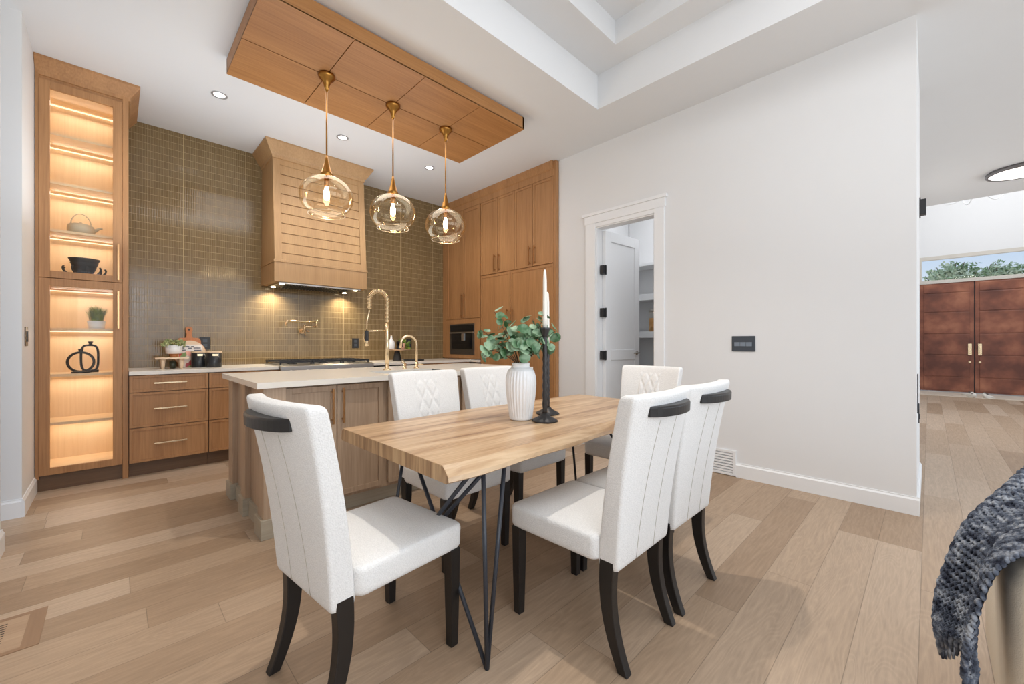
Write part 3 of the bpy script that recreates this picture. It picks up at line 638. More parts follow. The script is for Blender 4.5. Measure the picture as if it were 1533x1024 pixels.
part('spout', MB().tube([(1.545, py, 1.457), (1.515, py, 1.452), (1.505, py, 1.43), (1.505, py, 1.38)], [.0125, .0135, .013, .012], 10), BRASSL, p, True)
part('wall_flange', MB().tube([(1.715, YB, 1.335), (1.715, YB - .012, 1.335)], .033, 20), BRASS, p)
part('lever', MB().tube([(1.735, py - .01, 1.335), (1.76, py - .03, 1.325)], .008, 8).tube([(1.715, py, 1.33), (1.72, py - .02, 1.275)], .006, 8).tube([(1.50, py - .01, 1.44), (1.49, py - .03, 1.40)], .006, 8), BRASS, p, True)
for x0, x1, lb in ((.672, .768, 'black outlet plate on the tile just behind the canisters and boards'), (2.370, 2.462, 'black outlet plate on the tile right of the pot filler'), (3.215, 3.30, 'black outlet plate on the tile behind the small brass tap')):
    w = thing('outlet_plate', lb, 'outlet', (x0, YB, 1.11)); part('plate', MB().box(x0, x1, YB - .008, YB, 1.11, 1.248), BLACK, w, bevel=.002)
    part('socket', MB().box(x0 + .028, x1 - .028, YB - .010, YB - .007, 1.135, 1.17).box(x0 + .028, x1 - .028, YB - .010, YB - .007, 1.19, 1.225), DARKPL, w)

# ------------------------------------------------------------------ left counter decor
t = thing('footed_riser', 'pale wooden serving riser on legs holding the leafy white pot', 'riser', (.405, 5.22, ZT)); ty = 5.22
part('board', MB().box(.275, .530, ty - .09, ty + .09, ZT + .095, ZT + .112), PINE, t, bevel=.002)
for x in (.335, .475):
    for y in (ty - .05, ty + .05): part('leg', MB().lathe([(.012, ZT + .001), (.022, ZT + .096)], x, y, 14), PINE, t, True)
p = thing('footed_planter', 'white footed bowl planter with pale green leafy plant on the riser', 'plant', (.42, ty, ZT + .113)); z0 = ZT + .113
part('pot', MB().lathe([(.05, z0 + .032), (.063, z0 + .036), (.070, z0 + .115), (.064, z0 + .115), (.058, z0 + .095), (.004, z0 + .095)], .42, ty, 28), CERAM, p, True)
part('stand', MB().lathe([(.036, z0), (.03, z0 + .012), (.04, z0 + .032)], .42, ty, 20), ACACIA, p, True)
random.seed(5); m = MB()
def leafquad(m, p, d, s, w, rnd):
    d = d.normalized(); n = d.orthogonal().normalized(); n = (Matrix.Rotation(rnd, 3, d) @ n); b = d.cross(n)
    a = [p, p + d * s * .3 + b * w * .8 + n * s * .04, p + d * s * .65 + b * w + n * s * .05, p + d * s + n * 0, p + d * s * .65 - b * w + n * s * .05, p + d * s * .3 - b * w * .8 + n * s * .04, p + d * s * .5 - n * s * .04]
    m.add(a, [(0, 1, 6), (1, 2, 6), (2, 3, 6), (3, 4, 6), (4, 5, 6), (5, 0, 6)])
for i in range(190):
    a = random.random() * 6.28; e = random.random(); r_ = .02 + .062 * random.random() ** .6
    pp = Vector((.42 + r_ * cos(a), ty + r_ * sin(a), z0 + .10 + .075 * random.random() * (1.2 - r_ * 8)))
    leafquad(m, pp, Vector((cos(a) * .7, sin(a) * .7, random.random() * 1.4 - .2)), .026, .0085, random.random() * 6)
part('leaves', m, LEAF2, p, fixn=False)
t = thing('dark_cup', 'small dark green cup under the footed riser', 'cup', (.412, ty + .02, ZT)); part('cup_body', MB().lathe([(.024, ZT + .001), (.028, ZT + .07), (.024, ZT + .07), (.022, ZT + .01), (.002, ZT + .008)], .412, ty, 20), plain('dark_green_glaze', srgb(52, 58, 44), .3), t, True); part('base_ring', MB().lathe([(.02, ZT), (.02, ZT + .003)], .412, ty, 16), BLKCER, t)
# boards
def board(x, y, w_, h_, lab, mat, rz=0, r_in=.13):
    t = thing('cutting_board', lab, 'cutting board', (x, y, ZT)); pts = []
    hw = w_ / 2
    pts += [(-hw, .0), (hw, .0), (hw, h_ * .62)]
    pts += [(hw - .03 * (1 - cos(a)) - (hw - .03 - .028) * 0, h_ * .62 + .04 * sin(a)) for a in [PI / 2 * i / 6 for i in range(1, 7)]]
    pts += [(.030, h_ * .72), (.022, h_ * .80)]
    pts += [(.032 * cos(a), h_ * .93 + .032 * sin(a)) for a in [-.6 + (PI + 1.2) * i / 12 for i in range(13)]]
    pts += [(-.022, h_ * .80), (-.030, h_ * .72)]
    pts += [(-hw + .03 * (1 - cos(a)), h_ * .62 + .04 * sin(a)) for a in [PI / 2 * i / 6 for i in range(6, 0, -1)]]
    pts += [(-hw, h_ * .62)]
    m = MB(); n = len(pts); lean = .16
    m.prism([(x + a, ZT + .002 + b) for a, b in pts], y, y + .018, 'y')
    m.v = [(v_[0], v_[1] + (v_[2] - ZT) * lean, v_[2]) for v_ in m.v]
    part('board_body', m, mat, t, bevel=.002)
    part('hang_hole', MB().tube([(x, y + h_ * .93 * lean - .002, ZT + h_ * .93), (x, y + h_ * .93 * lean + .02, ZT + h_ * .93)], .010, 12), BLKCER, t)
board(.575, 5.50, .20, .425, 'orange brown paddle cutting board leaning on the tile', ACACIA)
t = thing('round_board', 'paler round edged cutting board leaning behind the canisters', 'cutting board', (.60, 5.46, ZT))
m = MB().tube([(.575, 5.475, ZT + .14), (.575, 5.495, ZT + .14)], .138, 40); m.v = [(a, b + (c - ZT) * .12, c) for a, b, c in m.v]
part('board_body', m, PINE, t); part('rim', (lambda q: q)(MB().tube([(.575 + .136 * cos(a), 5.48 + .0165 + (.136 * sin(a)) * .12, ZT + .14 + .136 * sin(a)) for a in [2 * PI * i / 40 for i in range(41)]], .005, 6, False)), ACACIA, t, True)
# cookbook
def cover_mat():
    m, nt, b = newmat('cookbook_cover'); L = nt.links
    tc = N(nt, 'ShaderNodeTexCoord'); sp = N(nt, 'ShaderNodeSeparateXYZ'); L.new(tc.outputs['Object'], sp.inputs[0])
    vo = N(nt, 'ShaderNodeTexVoronoi'); vo.inputs['Scale'].default_value = 22; L.new(tc.outputs['Object'], vo.inputs['Vector'])
    r1 = N(nt, 'ShaderNodeValToRGB'); r1.color_ramp.interpolation = 'CONSTANT'; e = r1.color_ramp.elements; e[0].color = srgb(176, 48, 42); e[1].position = .35; e[1].color = srgb(226, 206, 190)
    for ps, c in ((.5, (206, 96, 84)), (.66, (120, 140, 70)), (.8, (235, 170, 150))): k = e.new(ps); k.color = srgb(*c)
    sc = N(nt, 'ShaderNodeSeparateColor'); L.new(vo.outputs['Color'], sc.inputs[0]); L.new(sc.outputs[0], r1.inputs[0])
    top = math_(nt, 'GREATER_THAN', sp.outputs[2], .165)
    mx = N(nt, 'ShaderNodeMix', data_type='RGBA'); L.new(top, mx.inputs[0]); L.new(r1.outputs[0], mx.inputs[6]); mx.inputs[7].default_value = srgb(232, 226, 220)
    L.new(mx.outputs[2], b.inputs['Base Color']); b.inputs['Roughness'].default_value = .35; return m
cb = thing('cookbook', 'cookbook with a red and white food cover standing among the counter decor', 'book', (.57, 5.36, ZT))
m = MB().box(.475, .67, 5.36, 5.362, ZT + .002, ZT + .235); m.v = [(a, b + (c - ZT) * .2, c) for a, b, c in m.v]; part('cover', m, cover_mat(), cb)
m = MB().box(.478, .667, 5.3625, 5.38, ZT + .004, ZT + .232); m.v = [(a, b + (c - ZT) * .2, c) for a, b, c in m.v]; part('pages', m, TRIM, cb)
m = MB()
for (a0, a1, z) in ((.49, .56, .215), (.575, .60, .215), (.485, .52, .20), (.55, .58, .198), (.595, .655, .200), (.60, .66, .176), (.49, .53, .178)):
    m.box(a0, a1, 5.3575, 5.3598, ZT + z - .006, ZT + z + .004)
m.v = [(a, b + (c - ZT) * .2, c) for a, b, c in m.v]; part('cover_lettering', m, plain('ink', srgb(70, 74, 92), .6), cb)
# canisters
for i, (x, cy_, lb) in enumerate(((.632, 5.315, 'black canister with wooden lid, left of the pair'), (.742, 5.20, 'black canister with wooden lid, right of the pair'))):
    t = thing('canister', lb, 'canister', (x, cy_, ZT), 'black canisters')
    part('canister_body', MB().lathe([(.064, ZT + .001), (.066, ZT + .004), (.066, ZT + .148)], x, cy_, 32), plain('black_enamel', srgb(34, 36, 40), .3), t, True)
    part('lid', MB().lathe([(.067, ZT + .148), (.069, ZT + .151), (.069, ZT + .163), (.066, ZT + .166)], x, cy_, 32), PINE, t)
    part('tag', MB().box(x - .022, x + .022, cy_ - .0685, cy_ - .062, ZT + .118, ZT + .138), BRASSL, t)
# ------------------------------------------------------------------ right counter decor
sy = 5.28
t = thing('pedestal_stand', 'white round cake stand on a black flared pedestal by the corner', 'stand', (2.88, sy, ZT))
part('pedestal', MB().lathe([(.062, ZT + .001), (.06, ZT + .006), (.045, ZT + .09), (.034, ZT + .145)], 2.875, sy, 28), BLKCER, t, True)
part('plate', MB().lathe([(.02, ZT + .143), (.15, ZT + .150), (.158, ZT + .160), (.02, ZT + .162)], 2.90, sy, 40), plain('stand_wood', srgb(186, 150, 118), .5), t, True)
zs_ = ZT + .163
t = thing('white_bottle', 'white long necked bottle on the cake stand', 'bottle', (2.785, sy, zs_))
part('bottle_body', MB().lathe([(.04, zs_), (.047, zs_ + .01), (.05, zs_ + .09), (.03, zs_ + .125), (.014, zs_ + .15), (.011, zs_ + .19)], 2.785, sy, 24), CERAM, t, True); part('stopper', MB().lathe([(.012, zs_ + .19), (.012, zs_ + .2)], 2.785, sy, 12), PINE, t)
t = thing('coffee_press', 'small black and chrome moka pot on the cake stand', 'coffee pot', (2.845, sy - .06, zs_))
part('pot_body', MB().lathe([(.034, zs_), (.036, zs_ + .004), (.028, zs_ + .05), (.036, zs_ + .1), (.03, zs_ + .108), (.004, zs_ + .118)], 2.865, sy - .06, 8), BLKGLS, t); part('pot_handle', MB().tube([(2.90, sy - .06, zs_ + .095), (2.93, sy - .06, zs_ + .09), (2.925, sy - .06, zs_ + .03)], .006, 8), BLACK, t, True)
p = thing('pink_planter', 'pink tapered pot with a trailing green plant on the cake stand', 'plant', (2.955, sy, zs_))
part('pot', MB().lathe([(.028, zs_), (.03, zs_ + .003), (.045, zs_ + .085), (.040, zs_ + .085), (.036, zs_ + .07), (.003, zs_ + .07)], 2.955, sy, 24), plain('blush_pot', srgb(226, 178, 152), .5), p, True)
random.seed(11); m = MB()
for i in range(70):
    a = random.random() * 6.28; r_ = .04 * random.random(); leafquad(m, Vector((2.955 + r_ * cos(a), sy + r_ * sin(a), zs_ + .08 + random.random() * .04)), Vector((cos(a), sin(a), .8)), .03, .008, random.random() * 6)
for i in range(90):
    leafquad(m, Vector((3.01 + .05 * random.random() + .0, sy - .02 + .04 * random.random(), zs_ + .0 + .10 * random.random())), Vector((random.random() - .3, random.random() - .5, random.random() - .7)), .028, .009, random.random() * 6)
part('leaves', m, leafmat('trailing_leaf', srgb(92, 128, 40), srgb(160, 180, 80), 30), p, fixn=False)
t = thing('serving_tray', 'low dark rimmed round tray on the corner countertop', 'tray', (3.03, 5.12, ZT))
part('tray_base', MB().lathe([(.13, ZT + .001), (.14, ZT + .004), (.145, ZT + .02), (.138, ZT + .02), (.13, ZT + .008), (.003, ZT + .008)], 3.05, 5.12, 36), BLKCER, t, True)

# ------------------------------------------------------------------ tall cabinets on the right
FX = 3.905; B = F_X(FX); TY_ = 3.245
t = thing('upper_cabinet', 'tall oak cabinet with two long doors above the built-in coffee machine', 'cabinet', (3.95, 5.1, .94)); upc = t
part('carcass', MB().box(FX, 4.0, 4.655, YB - .004, .93 + .004, 3.40), OAK, t)
for (a, b_, hu) in ((4.66, 5.062, 5.035), (5.064, 5.52, 5.10)):
    d = part('door', shaker(B, a, b_, 1.560, 3.25, .05), OAK, t, bevel=.001); part('handle', vhandle(B, hu, 1.575, 1.945), BRASS, d, bevel=.001)
m = MB(); B(m, 4.66, 4.79, 0, .02, .945, 1.555); B(m, 5.412, YB - .003, 0, .02, .945, 1.555); B(m, 4.79, 5.412, 0, .02, 1.48, 1.555); B(m, 4.79, 5.412, 0, .02, .945, 1.0); B(m, 5.52, YB - .003, 0, .02, 1.555, 3.25)
part('face_frame', m, OAK, t, bevel=.001)
c = thing('coffee_machine', 'built-in black glass and steel coffee machine in the tall oak cabinets', 'coffee machine', (3.9, 5.1, 1.0))
m = MB(); B(m, 4.792, 5.41, -.0, .026, 1.002, 1.478); part('housing', m, plain('pewter_housing', srgb(104, 98, 92), .3, .8), c, bevel=.003)
m = MB(); B(m, 4.805, 5.397, .025, .030, 1.36, 1.46); part('control_panel', m, BLKGLS, c)
m = MB(); B(m, 4.84, 5.365, .025, .030, 1.09, 1.345); part('glass_front', m, BLKGLS, c)
m = MB(); B(m, 5.01, 5.08, .03, .05, 1.22, 1.33); part('spout', m, STEEL, c, bevel=.003)
m = MB(); B(m, 4.805, 5.397, .024, .05, 1.335, 1.352); part('trim_bar', m, STEEL, c)
t = thing('refrigerator_cabinet', 'full height oak cabinet wall with panelled fridge doors and four upper doors', 'cabinet', (3.95, 3.95, 0))
part('carcass', MB().box(FX, 4.0, 3.325, 4.65, .1, 3.40).box(FX, XR - .002, TY_, 3.325, .1, 3.40), OAK, t)
for (a, b_, hu) in ((4.281, 4.644, 4.325), (3.934, 4.279, 4.235), (3.596, 3.932, 3.645), (3.247, 3.594, 3.555)):
    d = part('door', shaker(B, a, b_, 2.178, 3.25, .032), OAK, t, bevel=.001); part('handle', vhandle(B, hu, 2.20, 2.44), BRASS, d, bevel=.001)
for (a, b_, hu) in ((4.021, 4.644, 4.065), (3.247, 4.017, 3.970)):
    d = part('fridge_door', shaker(B, a, b_, .125, 2.170, .032), OAK, t, bevel=.001); part('handle', vhandle(B, hu, 1.05, 1.655), BRASS, d, bevel=.001)
part('end_panel', MB().box(FX - .024, XR + .02, 3.203, 3.243, 0, ZC - .004), OAK, t, bevel=.001)
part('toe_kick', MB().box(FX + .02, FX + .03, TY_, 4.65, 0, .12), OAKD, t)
m = MB(); prof = [(0, 3.25), (.006, 3.25), (.006, 3.33), (.02, 3.34), (.034, 3.41), (.036, ZC), (-.05, ZC), (-.05, 3.25)]
m.loft([[(FX - .018 - o, y, z) for o, z in prof] for y in (3.243, 4.652)])
part('crown_moulding', m, OAK, t)
part('crown_moulding', MB().loft([[(FX - .018 - o, y, z) for o, z in prof] for y in (4.654, YB - .003)]), OAK, upc)

# ------------------------------------------------------------------ island
IX0_, IX1_ = .632, 2.95; IF = 2.84; ZI = .943
isl = thing('kitchen_island', 'oak kitchen island with shaker doors and side posts', 'island', (1.8, 3.3, 0))
part('carcass', MB().box(.70, 2.90, 2.845, 3.79, .0 + .11, .905), OAKI, isl)
part('toe_kick', MB().box(.72, 2.88, 2.90, 3.75, 0, .11), TOEG, isl)
for sx0, sx1, px0, px1 in ((.638, .72, IX0_ - .010, .745), (2.88, 2.944, 2.86, IX1_ + .01)):
    for k_, (a, b_) in enumerate(((2.785, 2.925), (3.262, 3.392), (3.675, 3.815))):
        xa, xb = (sx0, .762) if (k_ == 0 and sx0 < 1) else ((2.838, sx1) if k_ == 0 else (sx0, sx1))
        po = part('post', MB().box(xa, xb, a, b_, .112, .906), OAKI, isl, bevel=.002)
        part('plinth_block', MB().box(px0, px1 + (.03 if (k_ == 0 and sx0 < 1) else 0), a - .013, b_ + .013, 0, .118), TOEG, po, bevel=.003)
part('side_panel', MB().box(.672, .70, 2.93, 3.70, .10, .905), OAKI, isl)
part('side_plinth', MB().box(.655, .70, 2.94, 3.66, 0, .108), TOEG, isl)
B = F_Y(2.838)
for (a, b_, hu) in ((.766, 1.084, 1.052), (1.086, 1.424, 1.122), (1.462, 1.80, 1.768), (1.802, 2.12, 1.838), (2.15, 2.48, 2.45), (2.482, 2.82, 2.52)):
    d = part('door', shaker(B, a, b_, .135, .895, .036, t=.02, rec=.009), OAKI, isl, bevel=.001); part('handle', vhandle(B, hu, .635, .875), BRASS, d, bevel=.001)
SX0, SX1, SY0, SY1 = 1.50, 2.12, 2.95, 3.24
cm = MB().box(.60, SX0, 2.762, 3.845, .908, ZI).box(SX1, 2.99, 2.762, 3.845, .908, ZI).box(SX0, SX1, 2.762, SY0, .908, ZI).box(SX0, SX1, SY1, 3.845, .908, ZI)
single('island_countertop', cm, QUARTZ, 'white quartz slab on top of the kitchen island', 'countertop', (1.8, 3.3, .908))
single('sink', MB().box(SX0 - .01, SX1 + .01, SY0 - .01, SY0, .912, .918).box(SX0, SX1, SY0, SY1, .905 + .001, .907).box(SX0 - .004, SX0, SY0, SY1, .905, .94).box(SX1, SX1 + .004, SY0, SY1, .905, .94), STEEL, 'shallow steel sink let into the island countertop', 'sink', (1.8, 3.1, .905))
fx, fy_ = 1.717, 3.33
f = thing('spring_faucet', 'tall champagne brass spring neck faucet on the island', 'faucet', (fx, fy_, ZI))
part('base', MB().lathe([(.034, ZI), (.034, ZI + .008), (.018, ZI + .012), (.017, ZI + .05)], fx, fy_, 24), BRASSL, f, True)
part('post', MB().tube([(fx, fy_, ZI), (fx, fy_, 1.36)], .0165, 14), BRASSL, f, True)
cxa = fx - .082
path = [Vector((fx, fy_, 1.36 + .2 * i / 10)) for i in range(10)] + [Vector((cxa + .082 * cos(a), fy_, 1.55 + .082 * sin(a))) for a in [PI * i / 20 for i in range(21)]] + [Vector((cxa - .082, fy_, 1.55 - .075 * i / 5)) for i in range(1, 6)]
part('hose', MB().tube(path, .009, 10), BRASSL, f, True)
# coil around hose
lens = [0]
for a, b_ in zip(path[:-1], path[1:]): lens.append(lens[-1] + (b_ - a).length)
tot = lens[-1]; turns = 46; cpts = []
for i in range(turns * 8 + 1):
    s = tot * i / (turns * 8); j_ = max(k for k in range(len(lens)) if lens[k] <= s + 1e-9); j_ = min(j_, len(path) - 2)
    tt = (s - lens[j_]) / (lens[j_ + 1] - lens[j_]); c0 = path[j_].lerp(path[j_ + 1], tt); tg = (path[j_ + 1] - path[j_]).normalized(); nn = tg.cross(Vector((0, 1, 0))).normalized(); a = 2 * PI * i / 8
    cpts.append(c0 + .0190 * (cos(a) * nn + sin(a) * Vector((0, 1, 0))))
part('coil', MB().tube(cpts, .0040, 5), BRASSL, f, True)
hx = fx - .187
part('spray_hose', MB().tube([(cxa - .082, fy_, 1.475), (cxa - .083, fy_, 1.45), (hx + .003, fy_, 1.37), (hx, fy_, 1.27)], .006, 8), BRASSL, f, True)
part('spray_grip', MB().tube([(hx, fy_, 1.285), (hx, fy_, 1.20)], .0165, 14), BLACK, f, label='black spray grip')
part('spray_tip', MB().tube([(hx, fy_, 1.20), (hx, fy_, 1.185), (hx, fy_, 1.155)], [.0165, .012, .017], 14).tube([(hx - .03, fy_, 1.27), (hx - .032, fy_, 1.25), (hx - .012, fy_, 1.17)], .003, 6), BRASSL, f, True)
part('support_arm', MB().tube([(fx, fy_, 1.292), (hx, fy_, 1.282)], .006, 8), BRASSL, f, True)
f2x, f2y = 2.038, 3.375
f = thing('gooseneck_tap', 'small champagne brass gooseneck tap on the island', 'faucet', (f2x, f2y, ZI))
part('base', MB().lathe([(.026, ZI), (.026, ZI + .006), (.014, ZI + .01), (.014, ZI + .06)], f2x, f2y, 20), BRASSL, f, True)
part('neck', MB().tube([(f2x, f2y, ZI), (f2x, f2y, 1.165)] + [(f2x - .083 + .083 * cos(a), f2y, 1.165 + .083 * sin(a)) for a in [PI * i / 16 for i in range(1, 15)]] + [(f2x - .168, f2y, 1.135)], .011, 12), BRASSL, f, True)
part('lever', MB().tube([(f2x, f2y, ZI + .035), (f2x + .06, f2y - .02, ZI + .04)], .005, 8), BRASSL, f, True)
f = thing('soap_dispenser', 'short champagne brass soap pump between the two island taps', 'dispenser', (1.99, 3.49, ZI))
part('body', MB().lathe([(.02, ZI), (.02, ZI + .004), (.015, ZI + .006), (.015, ZI + .05)], 1.94, 3.42, 16), BRASSL, f, True); part('nozzle', MB().tube([(1.94, 3.42, ZI + .05), (1.94, 3.42, ZI + .062), (1.90, 3.40, ZI + .06)], .006, 8), BRASSL, f, True)

# ------------------------------------------------------------------ ceiling panel, pendants, downlights
PX0, PX1, PY0, PY1, PZ = .634, 2.914, 2.812, 3.872, 3.306
cpn = thing('ceiling_panel', 'large stained oak drop panel on the ceiling above the island', 'ceiling panel', (1.77, 3.34, PZ))
part('frame', MB().box(PX0, PX1, PY0, PY0 + .02, PZ, ZC - .012).box(PX0, PX1, PY1 - .02, PY1, PZ, ZC - .012).box(PX0, PX0 + .02, PY0, PY1, PZ, ZC - .012).box(PX1 - .02, PX1, PY0, PY1, PZ, ZC - .012).box(PX0 + .02, PX1 - .02, PY0 + .02, PY1 - .02, PZ + .012, ZC), OAKP, cpn)
xs = [PX0, 1.203, 1.775, 2.347, PX1]; ys = [PY0, 3.342, PY1]; m = MB()
for i in range(4):
    for j in range(2): m.box(xs[i] + (.003 if i else .0), xs[i + 1] - (.003 if i < 3 else 0), ys[j] + (.004 if j else 0), ys[j + 1] - (.004 if j == 0 else 0), PZ - .004, PZ + .008)
part('veneer_boards', m, OAKP, cpn, bevel=.001)
def pendant():
    t = thing('pendant_lamp', '', 'pendant lamp', (0, 0, 0), 'glass pendants over the island')
    zz = PZ - .004
    part('canopy', MB().lathe([(.062, zz), (.064, zz - .012), (.058, zz - .028), (.035, zz - .05), (.022, zz - .08), (.016, zz - .12), (.006, zz - .13)], 0, 0, 32), BRASSD, t, True)
    part('rod', MB().tube([(0, 0, zz - .1), (0, 0, 2.64)], .0062, 10), BRASSD, t, True)
    part('cone', MB().lathe([(.009, 2.665), (.012, 2.64), (.022, 2.59), (.04, 2.53), (.056, 2.497), (.05, 2.495)], 0, 0, 32), BRASSD, t, True)
    pr = [(.048, 2.50), (.086, 2.486), (.134, 2.458), (.171, 2.418), (.192, 2.372), (.199, 2.325), (.193, 2.275), (.175, 2.232), (.150, 2.203), (.134, 2.190), (.132, 2.179), (.136, 2.166)]
    pr = [(r_, 2.50 - (2.50 - z_) * .905) for r_, z_ in pr]
    part('globe', MB().lathe(pr, 0, 0, 48, cap=False), GLOBE, t, True, label='clear amber glass globe')
    part('rim', MB().tube([(.135 * cos(a), .135 * sin(a), 2.199) for a in [2 * PI * i / 48 for i in range(49)]], .0032, 6, False), BRASSL, t, True)
    part('socket', MB().lathe([(.02, 2.495), (.02, 2.43), (.016, 2.42)], 0, 0, 20), BRASS, t, True)
    part('bulb', MB().lathe([(.010, 2.425), (.012, 2.41), (.021, 2.375), (.023, 2.345), (.018, 2.32), (.003, 2.308)], 0, 0, 20), BULB, t, True)
    return t
pend = pendant()
pend.location = (1.203, 3.335, 0); pend['label'] = 'glass globe pendant nearest the display cabinet, leftmost of three'
dup(pend, (1.775, 3.335, 0), 0, 'middle glass globe pendant of the three over the island')
dup(pend, (2.345, 3.345, 0), 0, 'glass globe pendant nearest the tall oak cabinets, rightmost of three')
def can(x, y, z, lab):
    t = thing('recessed_light', lab, 'downlight', (x, y, z), 'recessed ceiling lights')
    part('trim_ring', MB().lathe([(.062, z), (.062, z - .005), (.046, z - .006), (.043, z - .001)], x, y, 32), plain('silver_trim', srgb(170, 170, 172), .35, .3), t, True)
    part('lens', MB().lathe([(.043, z - .001), (.03, z - .003), (.002, z - .003)], x, y, 24), LEDW, t, True)
can(.682, 4.50, ZC, 'recessed ceiling light nearest the glass display cabinet')
can(1.788, 4.49, ZC, 'recessed ceiling light in front of the range hood')
can(2.896, 4.485, ZC, 'recessed ceiling light right of the hood, nearest the tall cabinets')

# ------------------------------------------------------------------ table
tb = thing('dining_table', 'live edge light wood dining table with black rod legs', 'table', (1.73, 1.55, 0))
TX0_, TX1_, TYN, TYF, TZ = .787, 2.66, 1.115, 1.997, .77
def edge_n(x): return .014 * sin(x * 4.1 + .6) + .008 * sin(x * 11 + 1) + .022 * max(0, 1 - abs(x - 1.05) / .35) * 0
def edge_f(x): return .012 * sin(x * 3.7 + 2) + .007 * sin(x * 9.0)
rings = []; NX = 60
for i in range(NX + 1):
    x = TX0_ + (TX1_ - TX0_) * i / NX; a = edge_n(x); b_ = edge_f(x); wob = .004 * noise.noise(Vector((x * 18, 0, 0)))
    sk = .0
    rings.append([(x, TYN + a + .014, TZ - .058), (x, TYN + a, TZ - .050), (x, TYN + a + .004 + wob, TZ - .034), (x, TYN + a + .022 + wob, TZ - .012), (x, TYN + a + .036, TZ), (x, 1.4, TZ), (x, 1.7, TZ), (x, TYF + b_ - .02, TZ), (x, TYF + b_ - .006, TZ - .014), (x, TYF + b_, TZ - .05), (x, TYF + b_ - .01, TZ - .058)])
part('tabletop', MB().loft(rings), TABLE, tb)
m = MB()
part('end_grain', MB().prism([(TYN + .012 + edge_n(TX0_), TZ - .057), (TYN + .001 + edge_n(TX0_), TZ - .05), (TYN + .004 + edge_n(TX0_), TZ - .034), (TYN + .022 + edge_n(TX0_), TZ - .012), (TYN + .036 + edge_n(TX0_), TZ - .001), (TYF + edge_f(TX0_) - .022, TZ - .001), (TYF + edge_f(TX0_) - .002, TZ - .05), (TYF + edge_f(TX0_) - .012, TZ - .057)], TX0_ - .0015, TX0_ + .001, 'x'), TABLED, tb)
ZU = TZ - .058
def legset(mx):
    X = (lambda x: x) if not mx else (lambda x: 2 * 1.73 - x)
    R_ = .0085
    nf = (X(.965), 1.118, 0); ff = (X(.945), 1.865, 0)
    def leg(f, tops):
        m = MB()
        for tpt in tops: m.tube([(f[0], f[1], .0), (X(tpt[0]), tpt[1], ZU)], R_, 10)
        return m
    part('leg', leg(nf, ((.974, 1.150), (1.082, 1.150), (.985, 1.69))), BLKROD, tb, True)
    part('leg', leg(ff, ((1.06, 1.85), (.96, 1.185), (1.05, 1.19))), BLKROD, tb, True)
    part('mounting_plate', MB().box(min(X(.93), X(1.12)), max(X(.93), X(1.12)), 1.17, 1.90, ZU - .004, ZU), BLKROD, tb)
legset(False); legset(True)

# ------------------------------------------------------------------ chairs
def rrect(w, t, r, n=5):
    pts = []
    for (cx, cy, a0) in ((w / 2 - r, t / 2 - r, 0), (-w / 2 + r, t / 2 - r, PI / 2), (-w / 2 + r, -t / 2 + r, PI), (w / 2 - r, -t / 2 + r, 1.5 * PI)):
        pts += [(cx + r * cos(a0 + PI / 2 * i / n), cy + r * sin(a0 + PI / 2 * i / n)) for i in range(n + 1)]
    out = []
    for i in range(len(pts)):   # subdivide the long sides
        a, b_ = pts[i], pts[(i + 1) % len(pts)]; out.append(a)
        if i % (n + 1) == n:
            k = 12 if (i // (n + 1)) % 2 == 0 else 4
            out += [(a[0] + (b_[0] - a[0]) * q / k, a[1] + (b_[1] - a[1]) * q / k) for q in range(1, k)]
    return out
def back_axis(z):    # centre line of the backrest in y
    u = (z - .37) / .62
    return -.180 - .075 * u - .058 * u * u
def back_curve(x, z):
    u = max(0, (z - .37) / .62)
    return .034 * u * ((x / .23) ** 2) 
def bw(z): return .412 + .070 * min(1, max(0, (z - .37) / .62))
def bt(z): return .084 - .020 * (z - .37) / .62
